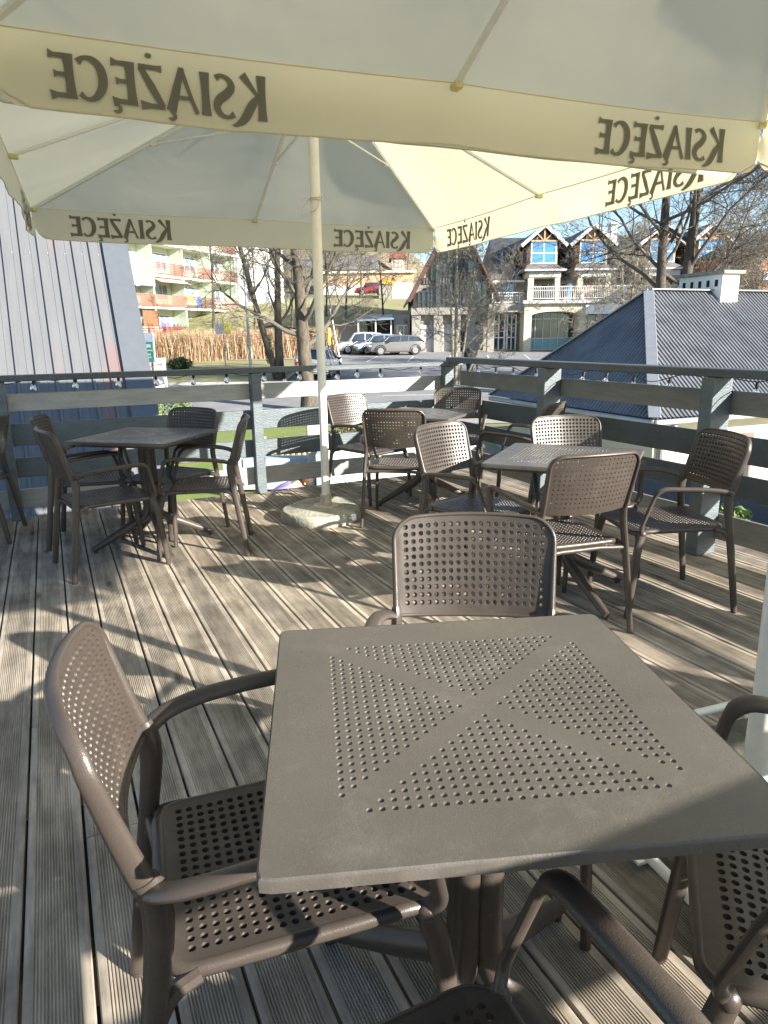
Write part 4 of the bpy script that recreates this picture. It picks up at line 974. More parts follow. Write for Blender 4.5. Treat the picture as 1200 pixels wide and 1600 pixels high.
# link between the gable and the main front
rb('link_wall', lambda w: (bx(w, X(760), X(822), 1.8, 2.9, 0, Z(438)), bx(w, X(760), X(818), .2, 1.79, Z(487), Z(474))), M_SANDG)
rb('brick_panel', lambda w: bx(w, X(765), X(776), 1.70, 1.79, Z(474), Z(440)), M_BRICK)
g = rb('window', lambda w: bx(w, X(778), X(804), 1.70, 1.79, Z(465), Z(441)), M_WFR)
rb('pane', lambda w: (bx(w, X(779), X(790), 1.66, 1.71, Z(464), Z(442)), bx(w, X(792), X(803), 1.66, 1.71, Z(464), Z(442))), M_SKYGL, g)
rb('balcony_railing', lambda w: railw(w, X(765), X(816), .3, Z(474), .8), M_STEELW)
def lroof(w):
    z0, z1 = Z(438), Z(408); w.add([(X(760),.9,z0),(X(820),.9,z0),(X(805),4,z1),(X(772),4,z1),(X(820),7,z0),(X(760),7,z0)], [[0,1,2,3],[1,4,2],[0,3,5]])
rb('link_roof', lroof, M_TILE2)
rb('fascia', lambda w: bx(w, X(761), X(820), .84, .90, Z(440), Z(437)), M_STEELW)
for i, (x0, x1) in enumerate(((771,793),(795,812))):
    g = rb('shopfront', lambda w: bx(w, X(x0), X(x1), 1.72, 1.79, .05, Z(490)), M_GRGL)
    rb('frame', lambda w: (bx(w, X(x0), X(x0)+.12, 1.64, 1.715, .05, Z(490)), bx(w, X(x1)-.12, X(x1), 1.64, 1.715, .05, Z(490)), bx(w, (X(x0)+X(x1))/2-.05, (X(x0)+X(x1))/2+.05, 1.64, 1.715, .05, Z(490)), bx(w, X(x0), X(x1), 1.645, 1.714, Z(528), Z(526))), M_WFR, g)
rb('column', lambda w: bx(w, X(758), X(769), -.05, .5, 0, Z(487)), M_SANDG)
# glazed gable
GB = thing('glass_gable_house', 'steep gabled house with a dark glazed front, behind the thin bare tree', 'building', BG(0, RF+1.2, 0), -TH)
gx0, gx1, gz0 = X(645), X(763), Z(478); gxc = (gx0+gx1)/2; gza = Z(332); gze = Z(444)
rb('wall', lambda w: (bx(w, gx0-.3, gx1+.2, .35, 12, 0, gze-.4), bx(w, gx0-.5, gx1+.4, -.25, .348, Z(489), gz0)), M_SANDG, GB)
def gtri(w): w.add([(gx0,.36,gze-.4),(gx1,.36,gze-.4),(gx1,.36,gze),(gxc,.36,gza-.3),(gx0,.36,gze)], [[0,1,2,3,4]])
rb('gable', gtri, M_SANDG, GB)
def gwin(x0, x1, y0, y1, m, nm=3, par=GB):
    g = rb('window', lambda w: bx(w, X(x0), X(x1), .20, .30, Z(y1), Z(y0)), m, par)
    def fr(w):
        for q in range(nm+1): x = X(x0)+(X(x1)-X(x0))*q/nm; bx(w, x-.05, x+.05, .12, .205, Z(y1), Z(y0))
        bx(w, X(x0), X(x1), .125, .203, Z(y0)-.06, Z(y0)+.06); bx(w, X(x0), X(x1), .125, .203, Z(y1)-.05, Z(y1)+.05); bx(w, X(x0), X(x1), .13, .202, Z((y0+y1*2)/3)-.03, Z((y0+y1*2)/3)+.03)
    rb('frame', fr, M_MULL, g)
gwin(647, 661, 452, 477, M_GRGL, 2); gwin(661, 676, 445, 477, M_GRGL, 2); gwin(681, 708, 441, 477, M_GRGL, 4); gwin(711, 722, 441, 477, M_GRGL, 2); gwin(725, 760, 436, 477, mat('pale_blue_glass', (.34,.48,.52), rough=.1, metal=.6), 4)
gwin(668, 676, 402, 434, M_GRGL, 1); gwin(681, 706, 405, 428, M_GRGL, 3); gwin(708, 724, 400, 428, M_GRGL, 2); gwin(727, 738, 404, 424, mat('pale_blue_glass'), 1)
def pan(w):
    x = X(655)
    while x < X(722): bx(w, x, x+.12, .22, .34, Z(440), Z(430)); x += .22
rb('cladding', pan, mat('grey_board_cladding', (.12,.125,.12), rough=.8), GB)
def mul(w):
    for x in (678.5, 709.5, 723.5): bx(w, X(x)-.16, X(x)+.16, .02, .34, gz0, gze+(gza-gze)*(1-abs(X(x)-gxc)/(gx1-gxc))-.3)
rb('post', mul, M_MULL, GB)
def groof(w):
    for s in (-1, 1):
        xe = gxc+s*(gx1-gxc+.75); ze = gze-.75*1.35; th = .22
        P = [(gxc,-1.0,gza),(xe,-1.0,ze),(xe,12,ze),(gxc,12,gza)]; w.add(P+[(a,b,c-th) for a,b,c in P], [[0,1,2,3],[0,4,5,1],[1,5,6,2]])
rf = rb('roof', groof, M_TILE2, GB)
def gsof(w):
    for s in (-1, 1):
        xe = gxc+s*(gx1-gxc+.73); ze = gze-.75*1.35; w.add([(gxc,-.97,gza-.24),(xe,-.97,ze-.24),(xe,12,ze-.24),(gxc,12,gza-.24)], [[0,1,2,3]]); (w.bar((gxc,-1.04,gza-.15),(xe,-1.04,ze-.15),.08,.34) if s < 0 else w.bar((gxc,-1.03,gza-.12),(xe,-1.03,ze-.12),.05,.16))
rb('soffit', gsof, M_DWOOD, rf)
for x0, x1 in ((649,675),(684,706)):
    rb('garage_door', lambda w: bx(w, X(x0), X(x1), .22, .345, .02, Z(505)), mat('pale_grey_door', (.50,.50,.50), rough=.6, noise=.08, nscale=2), GB)
for x0, x1 in ((712,730),(736,756)): rb('dark_doorway', lambda w: bx(w, X(x0), X(x1), .28, .346, .02, Z(497)), M_DARKGL, GB)
rb('column', lambda w: [bx(w, X(x)-.35, X(x)+.35, -.15, .345, 0, Z(489)-.003) for x in (643, 679.5, 709, 733)], M_SANDG, GB)
# annex with awning
AN = thing('market_shed', 'low grey shed with a dark opening under a blue metal canopy behind the parked cars', 'shed', BG(0, 58, .35), -TH)
def XA(x): return (x-597)/1119*58
def ZA(y): return 1.364-.35+(524-y)*58/1119*1.0
rb('wall', lambda w: (bx(w, XA(617), XA(641), 0, 6, -.4, ZA(490)), bx(w, XA(572), XA(617), 3, 6, -.4, ZA(493)), bx(w, XA(530), XA(574), 1.0, 4, -.4, ZA(505))), mat('grey_shed_wall', (.33,.33,.32), rough=.9, noise=.15), AN)
rb('opening', lambda w: bx(w, XA(573), XA(611), 2.6, 2.98, -.3, ZA(497)), M_MULL, AN)
rb('canopy', lambda w: w.add([(XA(560),-1.2,ZA(500)),(XA(617),-1.2,ZA(498)),(XA(618),3.2,ZA(490)),(XA(570),3.2,ZA(492)),(XA(560),-1.2,ZA(500)-.12),(XA(617),-1.2,ZA(498)-.12)], [[0,1,2,3],[4,5,1,0]]), mat('blue_steel_canopy', (.22,.30,.38), rough=.35, metal=.3), AN)
rb('side_roof', lambda w: w.add([(XA(530),-.5,ZA(507)),(XA(562),-.5,ZA(499)),(XA(574),4,ZA(492)),(XA(545),4,ZA(500))], [[0,1,2,3]]), M_TILE2, AN)
for x in (561, 588, 612):
    rb('post', lambda w: bx(w, XA(x)-.05, XA(x)+.05, -1.0, -.9, -.4, ZA(500)), M_STEELW, AN)
d_ = rb('door', lambda w: bx(w, XA(621), XA(638), -.08, -.003, -.35, ZA(508)), M_WFR, AN); rb('pane', lambda w: (bx(w, XA(623), XA(631), -.12, -.085, -.3, ZA(510)), bx(w, XA(633), XA(637), -.12, -.085, -.35, ZA(510))), M_GLZ, d_)
rb('window', lambda w: bx(w, XA(633), XA(638), -.06, -.004, ZA(507), ZA(499)), M_DARKGL, AN)
rb('parapet', lambda w: bx(w, XA(616), XA(642), -.2, 6.1, ZA(490), ZA(486)), M_SANDG, AN)
# houses farther back
def box_house(label, x0, x1, y0, y1, F, m, roofm, ry, name='house', wins=(), flat=False, d=8):
    zb = hz2(F); t = thing(name, label, 'house', BG(0, F, zb), -TH)
    fx = lambda x: (x-597)/1119*F; fz = lambda y: 1.364-zb+(524-y)*F/1119
    rb('wall', lambda w: bx(w, fx(x0), fx(x1), 0, d, -3, fz(y0)), m, t)
    if flat: rb('roof', lambda w: bx(w, fx(x0)-.3, fx(x1)+.3, -.4, d+.3, fz(y0), fz(ry)), roofm, t)
    else:
        def rf(w):
            a, b, z0, z1 = fx(x0)-.5, fx(x1)+.5, fz(y0)-.1, fz(ry); w.add([(a,-.6,z0),(b,-.6,z0),(b,d+.6,z0),(a,d+.6,z0),(a+.3,d/2,z1),(b-.3,d/2,z1)], [[0,1,5,4],[1,2,5],[2,3,4,5],[3,0,4],[3,2,1,0]])
        rb('roof', rf, roofm, t)
    for (wx0, wx1, wy0, wy1) in wins:
        f = rb('window', lambda w: bx(w, fx(wx0), fx(wx1), -.08, -.003, fz(wy1), fz(wy0)), M_WFR, t); rb('pane', lambda w: bx(w, fx(wx0)+.15, fx(wx1)-.15, -.14, -.085, fz(wy1)+.15, fz(wy0)-.15), M_GLZ, f)
    return t, fx, fz
M_TAN = mat('tan_brick_wall', (.50,.33,.20), rough=.9, noise=.12, nscale=1.5); M_RED = mat('red_tile_roof', (.33,.09,.06), rough=.8, noise=.2)
tt, fx, fz = box_house('tan brick market hall with a yellow sign, beyond the shed', 505, 648, 430, 480, 92, M_TAN, M_SLAB, 427, 'market_hall', flat=True, d=14)
rb('sign_board', lambda w: bx(w, fx(599), fx(618), -.3, -.1, fz(447), fz(439)), mat('yellow_sign', (.80,.50,.05), rough=.6), tt)
rb('white_bay', lambda w: bx(w, fx(505), fx(573), -1.2, -.004, -3, fz(449)), M_APW, tt)
rb('white_bay', lambda w: bx(w, fx(613), fx(641), -9, -7, -3, fz(452)), M_APW, tt)
rb('grey_bay', lambda w: bx(w, fx(594), fx(612), -9, -7, -3, fz(456)), M_SANDG, tt)
box_house('small pale house with a red roof on the hill, above the market hall', 614, 634, 408, 424, 150, mat('pale_render', (.62,.58,.46), rough=.9), M_RED, 395, wins=((617,621,411,416),(625,629,411,416)))
box_house('grey-roofed house on the hill at the left of the market hall', 530, 590, 424, 440, 125, M_APW, M_TILE2, 400, wins=((544,552,427,432),(566,574,427,432)))
box_house('white house with a grey roof on the hill, above the big tree trunk', 470, 520, 418, 440, 135, M_APW, M_TILE2, 402, wins=((480,486,422,430),(500,506,422,430)))
box_house('pale orange house partly hidden by the forked tree', 436, 470, 447, 480, 100, mat('pale_orange_render', (.60,.44,.30), rough=.9), M_TILE, 432, wins=((442,447,455,462),(456,461,455,462)))
box_house('tall white house with a dark roof on the upper slope', 548, 574, 384, 424, 170, M_WHITE, M_TILE, 372, wins=((552,556,394,400),(562,566,394,400)))
box_house('orange brick house with white balconies at the right picture edge', 1183, 1290, 398, 520, 46, mat('orange_brick', (.52,.20,.11), rough=.9, noise=.12), M_TILE2, 384, wins=((1192,1201,402,416),(1192,1201,434,448),(1212,1222,402,416),(1212,1222,434,448)), d=9)
b_, fx, fz = box_house('long white house with a slate roof low behind the birch on the right', 1000, 1180, 448, 520, 43, M_APW, M_TILE2, 432, wins=((1010,1022,452,468),(1152,1164,452,468)), d=5) if False else (None, None, None)
# ================================================================ TREES
def bark(name, c, c2): return mat(name, c, rough=.95, col2=c2, nscale=7, bump=1, bscale=25, stretch=(1,1,.3))
M_BK1 = bark('grey_brown_bark', (.135,.115,.085), (.05,.042,.032)); M_BK2 = bark('pale_olive_bark', (.38,.34,.23), (.19,.17,.12)); M_TW = mat('bare_twig_bark', (.115,.102,.085), rough=.95); M_TW2 = mat('pale_twig_bark', (.25,.23,.185), rough=.95); M_DKB = bark('dark_ridged_bark', (.12,.10,.08), (.045,.04,.035))
def tree(label, base, stems, seed, mt, mc, L1=3.0, nl=9, start=.3, droop=.0, rmin=.008, twig=1.0, den=(7,6,5), spread=1.0, name='bare_tree'):
    """stems: list of (dx,dy,height,lean x,lean y,r0)"""
    r_ = random.Random(seed); T = thing(name, label, 'tree', base); tr = MB(); cw = MB()
    def rv(): 
        while 1:
            v = Vector((r_.uniform(-1,1), r_.uniform(-1,1), r_.uniform(-1,1)))
            if .05 < v.length < 1: return v.normalized()
    def grow(mb, p, d, L, r, lvl, nseg, up):
        P = [p]; R = [r]
        for i in range(nseg):
            d = (d+rv()*.22*(1+lvl*.25)+Vector((0,0,up))*.5).normalized(); p = p+d*(L/nseg); P.append(p); R.append(max(rmin*.7, r*(1-.75*(i+1)/nseg)))
        mb.tube(P, R, 8 if lvl == 0 else (5 if lvl == 1 else 3), cap=False); return P, R
    def sub(P, R, lvl, L):
        n = den[lvl-1] if lvl-1 < len(den) else 0
        if not n: return
        for k in range(n):
            t = .25+.75*(k+r_.random())/n; i = min(len(P)-2, int(t*(len(P)-1))); f = t*(len(P)-1)-i; p = P[i].lerp(P[i+1], min(1, f)); d = (P[i+1]-P[i]).normalized()
            a = d.cross(rv()).normalized(); dd = (d*.75+a*.8).normalized(); LL = L*r_.uniform(.38,.62)*(1.15-.4*t)
            q, s = grow(cw, p, dd, LL, max(rmin, R[i]*.5), lvl+1, 4 if lvl < 3 else 3, (.06-droop)*(1 if lvl < 2 else 1.6)); sub(q, s, lvl+1, LL)
    for (dx, dy, H, lx, ly, r0) in stems:
        n = 12; P = []; R = []
        for i in range(n+1):
            t = i/n; w = .12*H*.12
            P.append(Vector((dx+lx*t+w*sin(t*5+seed)*t, dy+ly*t+w*cos(t*4+seed*2)*t, -.15+H*t))); R.append(r0*(1-.62*t)*(1.35 if i == 0 else 1))
        tr.tube(P, R, 12)
        for k in range(nl):
            t = start+(1-start)*(k+r_.random()*.6)/nl; i = min(n-1, int(t*n)); p = P[i].lerp(P[i+1], t*n-i)
            az = k*2.4+r_.uniform(-.5,.5); el = r_.uniform(.15,.7)+.5*t; d = Vector((cos(az)*cos(el)*spread, sin(az)*cos(el)*spread, sin(el))).normalized()
            L = L1*r_.uniform(.75,1.15)*(1.1-.45*t); q, s = grow(cw, p, d, L, R[i]*.42, 1, 6, .05-droop*.5); sub(q, s, 1, L)
    tr.build('trunk', mt, T); cw.build('crown', mc, T, sharp=180); return T
def at_px(x, f): return (x-597)/1119*f
def gpos(x, f): return BG(at_px(x, f), f, hz(f))
def lat(v, f=0): return BG(v, f, 0)   # sideways vector in deck axes
def st(dx, H, lean, r, dy=0, ly=0):
    a = lat(dx, dy); b = lat(lean, ly); return (a.x, a.y, H, b.x, b.y, r)
tree('big tree with a thick rough trunk directly left of the white parasol pole', gpos(479, 26.8), [st(0, 8.5, -.5, .31)], 11, M_BK1, M_TW, L1=5.0, nl=13, start=.28, den=(9,7,6), droop=.02)
tree('forked bare tree with two pale grey trunks left of the big trunk', gpos(433, 36), [st(0, 9, .1, .24), st(-.1, 9.5, -2.4, .19)], 23, M_BK1, M_TW, L1=3.6, nl=10, start=.28, den=(7,6,5))
tree('slender bare tree with several pale stems before the glazed gable', gpos(716, 33), [st(0, 8.5, -.1, .095), st(.12, 7.5, .9, .06), st(-.1, 7.6, -.4, .055), st(.25, 5.2, 2.4, .055)], 5, M_BK2, M_TW2, L1=2.5, nl=13, start=.2, den=(6,5,4), droop=-.04, rmin=.010)
tree('large twin-stemmed bare tree rising behind the white chimney', gpos(1062, 27), [st(-.35, 12, -.7, .24), st(.3, 12.5, .1, .25)], 47, M_DKB, M_TW, L1=5.6, nl=13, start=.30, den=(10,8,6), droop=.035, rmin=.009)
tree('bare shrubby tree behind the roof ridge at the right picture edge', gpos(1172, 30), [st(0, 6.5, .5, .09), st(.3, 6, 1.2, .08), st(-.3, 6.4, -.9, .08)], 61, M_BK2, M_TW2, L1=3.2, nl=12, start=.25, den=(8,7,5), droop=.02, rmin=.009)
tree('bushy bare tree in front of the right-hand dormers', gpos(985, 38), [st(0, 6.5, .4, .10), st(.3, 6, -.8, .08)], 71, M_BK2, M_TW2, L1=3.0, nl=12, start=.25, den=(8,7,5), droop=.06, rmin=.010)
tree('small bare tree beside the apartment block, near the tall lamp post', gpos(330, 50), [st(0, 9.5, .3, .12)], 81, M_BK1, M_TW, L1=3.4, nl=9, start=.5, den=(6,5,3), rmin=.011)
tree('bare tree on the bank behind the white parasol pole', gpos(540, 60), [st(0, 7, .3, .12)], 91, M_BK1, M_TW, L1=3.2, nl=9, start=.3, den=(5,4,3), rmin=.013)
tree('bare tree standing on the slope above the shed', gpos(600, 66), [st(0, 6, -.2, .11)], 95, M_BK1, M_TW, L1=3.0, nl=9, start=.3, den=(5,4,3), rmin=.014)
for i_, (x_, f_, h_, lab_) in enumerate(((395,57,8,'bare tree close to the white end wall of the apartment block'),(455,62,8,'bare tree between the forked tree and the big trunk, far back'),(510,70,7,'far bare tree right of the white parasol pole, below the hill houses'),(565,84,6,'bare tree beside the upper terrace where the red car stands'),(637,100,7,'bare tree next to the roof edge of the gabled house'))):
    tree(lab_, gpos(x_, f_), [st(0, h_, .3, .11)], 200+i_, M_BK1, M_TW, L1=3.2, nl=10, start=.2, den=(6,5,3), rmin=.013)
# evergreen shrubs
def leafball(name, label, pos, sc, n, seed, mats, cat='shrub', s=.07, cone=False):
    r_ = random.Random(seed); mb = MB()
    for i in range(n):
        while 1:
            v = Vector((r_.uniform(-1,1), r_.uniform(-1,1), r_.uniform(-1,1)))
            if v.length < 1: break
        if v.length > 0: v = v*(.55+.45*r_.random())/max(.3, v.length)*v.length**.3
        zz = (v.z+1)/2; k = (1-zz*.85) if cone else 1
        c = Vector((v.x*sc[0]*k, v.y*sc[1]*k, zz*sc[2]*2)); a = Vector((r_.uniform(-1,1), r_.uniform(-1,1), r_.uniform(-1,1))).normalized(); b = a.cross(Vector((r_.uniform(-1,1), r_.uniform(-1,1), r_.uniform(-1,1)))).normalized(); w = s*r_.uniform(.5,1.3)
        mb.m = r_.randrange(len(mats)); q = len(mb.v); mb.v += [tuple(c-a*w), tuple(c+b*w*.6), tuple(c+a*w), tuple(c-b*w*.6)]; mb.face([q,q+1,q+2,q+3])
    return mb.build(name, mats, label=label, cat=cat, loc=pos)
M_L1 = mat('dark_conifer_leaf', (.045,.075,.03), rough=.8); M_L2 = mat('mid_leaf', (.08,.13,.035), rough=.8); M_L3 = mat('bright_leaf', (.16,.24,.05), rough=.8)
leafball('conifer_shrub', 'small dark conifer at the foot of the forked tree', gpos(418, 43), (.42,.42,.95), 900, 2, [M_L1, M_L2], s=.09, cone=True)
leafball('conifer_shrub', 'tiny bright green conifer in front of the white end wall', gpos(395, 56), (.5,.5,.9), 500, 3, [M_L2, M_L3], s=.1, cone=True)
leafball('shrub', 'dark green bush at the foot of the dry hedge', gpos(274, 40), (.8,.5,.42), 900, 4, [M_L1, M_L2], s=.08)
leafball('shrub', 'bright green bush showing between the lowest railing boards and the steep roof', gpos(243, 24), (1.1,.6,.45), 900, 6, [M_L2, M_L3], s=.06)
leafball('plant', 'small bright green plant below the right railing, beside the dark fence', Vector((7.7, 5.75, -1.5)), (.30,.30,.38), 500, 7, [M_L2, M_L3], s=.05, cat='plant')
leafball('plant', 'low leafy plant on the ground seen past the big right post', Vector((7.4, 7.3, -1.5)), (.35,.3,.25), 400, 8, [M_L2, M_L3, M_D4], s=.05, cat='plant')
leafball('shrub', 'low shrub with reddish leaves beside the wooden palisade', BG(-.9, 17.2, -1.5), (.55,.5,.36), 800, 9, [M_D4, M_L2, M_D2], s=.06)
# far wooded hill: one mass
def woods():
    r_ = random.Random(12); mb = MB()
    for i in range(1100):
        f = r_.uniform(165, 380); r = r_.uniform(-.30*f, .05*f); z = hz2(f); h = r_.uniform(7, 14); w = r_.uniform(1.6, 3.6); b = BG(r, f, z); mb.m = r_.randrange(3)
        if 540 < r/f*1119+597 < 660 and f < 175: continue
        for q in range(9):
            c = b+Vector((r_.uniform(-w,w)*.7, r_.uniform(-w,w)*.7, h*(.25+.75*q/9))); s = w*(1.1-.09*q)*r_.uniform(.5,.8); k = len(mb.v)
            a = r_.uniform(0, 6.28); pts = [c+Vector((s*cos(a+j*2.09)*r_.uniform(.6,1), s*sin(a+j*2.09)*r_.uniform(.6,1), r_.uniform(-.4,.2)*s)) for j in range(3)]+[c+Vector((0,0,s*r_.uniform(.6,1.2)))]
            mb.v += [tuple(p) for p in pts]; mb.face([k,k+1,k+3]); mb.face([k+1,k+2,k+3]); mb.face([k+2,k,k+3])
    mb.build('woods', [mat('bare_wood_brown', (.16,.125,.09), rough=1), mat('far_conifer', (.05,.07,.035), rough=1), mat('bare_wood_grey', (.22,.19,.15), rough=1)], kind='stuff', label='far wooded hillside')
woods()
# ================================================================ CARS
M_TYRE = mat('tyre_rubber', (.02,.02,.02), rough=.85); M_RIM = mat('alloy_rim', (.55,.56,.57), rough=.3, metal=.8); M_CGL = mat('car_window_glass', (.04,.055,.07), rough=.05, spec=.9, coat=.5); M_TRIM = mat('black_car_trim', (.02,.02,.022), rough=.5)
M_HL = mat('headlamp_lens', (.65,.68,.70), rough=.1, spec=.8); M_TL = mat('tail_lamp_red', (.45,.02,.02), rough=.2)
def car(label, pos, rz, paint, L=4.5, W=1.8, H=1.48, wagon=True, name='parked_car', group='cars in the parking area'):
    t = thing(name, label, 'car', pos, rz, group); a = L/2
    # stations along x: (x, half width, z sill, z belt)
    ST = [(-a,.62,.40,.78),(-a+.10,.80,.28,.94),(-a+.45,.88,.22,1.0),(-a+.9,.90,.20,1.01),(-a+1.7,.90,.20,1.0),(0,.90,.20,.99),(a-1.5,.90,.20,.98),(a-1.0,.89,.20,.96),(a-.5,.87,.22,.90),(a-.15,.81,.26,.78),(a,.66,.34,.64)]
    mb = MB(); N = 9
    for x, w, z0, z1 in ST:
        w *= W/1.8
        for y, z in ((-w*.86,z0),(-w*.98,z0+.12),(-w,z0+(z1-z0)*.55),(-w*.93,z1-.04),(0,z1+.05),(w*.93,z1-.04),(w,z0+(z1-z0)*.55),(w*.98,z0+.12),(w*.86,z0)): mb.v.append((x, y, z))
    for i in range(len(ST)-1):
        for j in range(N-1): k = i*N+j; mb.face([k, k+1, k+N+1, k+N], True)
        mb.face([i*N+N-1, i*N, (i+1)*N, (i+1)*N+N-1])
    mb.face([j for j in range(N)]); mb.face([(len(ST)-1)*N+N-1-j for j in range(N)]); mb.build('body', paint, t, sharp=35)
    # greenhouse
    if wagon: G = [(-a+.18,.72,.92,.95),(-a+.55,.70,.90,H-.10),(-a+1.2,.72,.9,H-.02),(.1,.74,.9,H),(.65,.72,.9,H-.08),(a-1.0,.75,.9,.99)]
    else: G = [(-a+.75,.72,.92,.95),(-a+1.35,.68,.90,H-.08),(-.1,.74,.9,H),(.4,.72,.9,H-.05),(a-1.1,.75,.9,.99)]
    def house(mb, top0, shrink, m=None):
        k0 = len(mb.v)
        for x, w, z0, z1 in G:
            w *= W/1.8; wt = w*.80
            for y, z in ((-w*1.14, .97),(-wt-(w-wt)*.3, max(.9, z1-.10)),(-wt*.8, z1),(wt*.8, z1),(wt+(w-wt)*.3, max(.9, z1-.10)),(w*1.14, .97)): mb.v.append((x, y*shrink, z))
        for i in range(len(G)-1):
            for j in range(5): k = k0+i*6+j; mb.face([k, k+1, k+7, k+6], True)
    mb = MB(); house(mb, 0, .985); mb.build('window_glass', M_CGL, t, sharp=50)
    mb = MB()   # roof skin and pillars
    R0 = [g for g in G[1:-1]]
    for i, (x, w, z0, z1) in enumerate(R0):
        w *= W/1.8*.80
        for y, z in ((-w-.05, z1-.085),(-w*.8, z1+.012),(0, z1+.03),(w*.8, z1+.012),(w+.05, z1-.085)): mb.v.append((x, y, z))
    for i in range(len(R0)-1):
        for j in range(4): k = i*5+j; mb.face([k, k+1, k+6, k+5], True)
    for s in (-1, 1):
        g0, g1, ge, gf = G[0], G[1], G[-1], G[-2]; ws = W/1.8
        mb.bar((g0[0], s*g0[1]*1.1*ws, .93), (g1[0], s*g1[1]*.86*ws, g1[3]-.07), .09, .06); mb.bar((ge[0], s*ge[1]*1.1*ws, .90), (gf[0], s*gf[1]*.86*ws, gf[3]-.07), .07, .05)
        mb.bar((-.15, s*.83*ws, .92), (-.2, s*.66*ws, H-.06), .07, .03); mb.bar((-a+1.35, s*.82*ws, .92), (-a+1.3, s*.64*ws, H-.09), .08, .03)
    mb.build('roof', paint, t, sharp=50)
    for x in (-a+.85, a-.85):
        for s in (-1, 1):
            w = MB(); y0 = s*(W/2-.20)
            w.tube([(x, y0, .33), (x, y0+s*.19, .33)], .325, 20); wh = w.build('wheel', M_TYRE, t)
            w = MB(); w.tube([(x, y0+s*.16, .33), (x, y0+s*.205, .33)], [.22, .215], 16); w.build('rim', M_RIM, wh)
            w = MB(); w.tube([(x+.40*cos(q*pi/10), s*(W/2-.012), .33+.40*sin(q*pi/10)) for q in range(11)], .028, 6); w.build('wheel_arch', M_TRIM, t)
    for s in (-1, 1):
        w = MB(); w.box((a-.16, s*.60*W/1.8, .66), (.22,.34,.14), rz=-s*.35, bev=.03); w.build('headlight', M_HL, t)
        w = MB(); w.box((-a+.10, s*.66*W/1.8, .80), (.16,.26,.17), rz=s*.3, bev=.02); w.build('tail_light', M_TL, t)
        w = MB(); w.box((a-1.45, s*(W/2+.07), .96), (.10,.17,.12), bev=.02); w.build('mirror', M_TRIM, t)
    w = MB(); w.box((a-.02, 0, .38), (.06, 1.1, .20), bev=.01); w.build('grille', M_TRIM, t)
    w = MB(); w.box((-a-.005, 0, .60), (.02, .50, .11)); w.build('licence_plate', M_WFR, t)
    return t
def paint(n, c): return mat(n, c, rough=.3, metal=0 if c[0] > .5 else .3, coat=1.0)
HD = -TH+pi
car('white minivan, farthest left of the three cars parked together', gpos(565, 55.4)+Vector((0,0,.02)), HD+radians(10), paint('white_paint', (.62,.63,.64)), L=4.1, W=1.75, H=1.62)
car('silver-blue car parked between the white minivan and the dark estate', gpos(594, 53.6)+Vector((0,0,.02)), HD+radians(12), paint('silver_blue_paint', (.40,.46,.56)), L=4.0, H=1.48)
car('dark grey estate car, nearest of the three cars parked together', gpos(620, 51.8)+Vector((0,0,.02)), HD+radians(8), paint('dark_grey_paint', (.20,.195,.19)), L=4.25, H=1.42)
car('white hatchback seen from behind through the gap beside the parasol pole', gpos(496, 36.3)+Vector((0,0,.02)), -TH+radians(82), paint('white_paint', (.62,.63,.64)), L=4.0, H=1.52, wagon=True)
car('red car parked on the upper terrace beyond the shed', gpos(581, 86)+Vector((0,0,.2)), HD+radians(5), paint('red_paint', (.33,.02,.03)), L=3.9, H=1.45)
# ================================================================ PEOPLE
M_SKIN = mat('skin', (.50,.30,.22), rough=.6); M_HAIR = mat('brown_hair', (.06,.035,.02), rough=.8)
def skin_obj(name, V, E, R, m, parent, root=0):
    me = bpy.data.meshes.new(name); me.from_pydata(V, E, []); me.materials.append(m); o = bpy.data.objects.new(name, me); scene.collection.objects.link(o); o.parent = parent
    md = o.modifiers.new('skin', 'SKIN'); sv = me.skin_vertices[0].data if me.skin_vertices else None
    if sv is None: me.skin_vertices  # pragma: no cover
    for i, r in enumerate(R): sv[i].radius = r if isinstance(r, tuple) else (r, r)
    sv[root].use_root = True; md.use_smooth_shade = True; s = o.modifiers.new('sub', 'SUBSURF'); s.levels = 2; s.render_levels = 2; return o
def chainE(*ch): return [(a, b) for c in ch for a, b in zip(c, c[1:])]
def bm_skin(name, V, E, R, m, parent, root=0):
    import bmesh
    bm = bmesh.new(); lay = bm.verts.layers.skin.verify(); vs = [bm.verts.new(v) for v in V]
    for v, r in zip(vs, R): v[lay].radius = r if isinstance(r, tuple) else (r, r)
    vs[root][lay].use_root = True
    for a, b in E: bm.edges.new((vs[a], vs[b]))
    me = bpy.data.meshes.new(name); bm.to_mesh(me); bm.free(); me.materials.append(m)
    o = bpy.data.objects.new(name, me); scene.collection.objects.link(o); o.parent = parent
    md = o.modifiers.new('skin', 'SKIN'); md.use_smooth_shade = True; s = o.modifiers.new('sub', 'SUBSURF'); s.levels = 2; s.render_levels = 2; return o
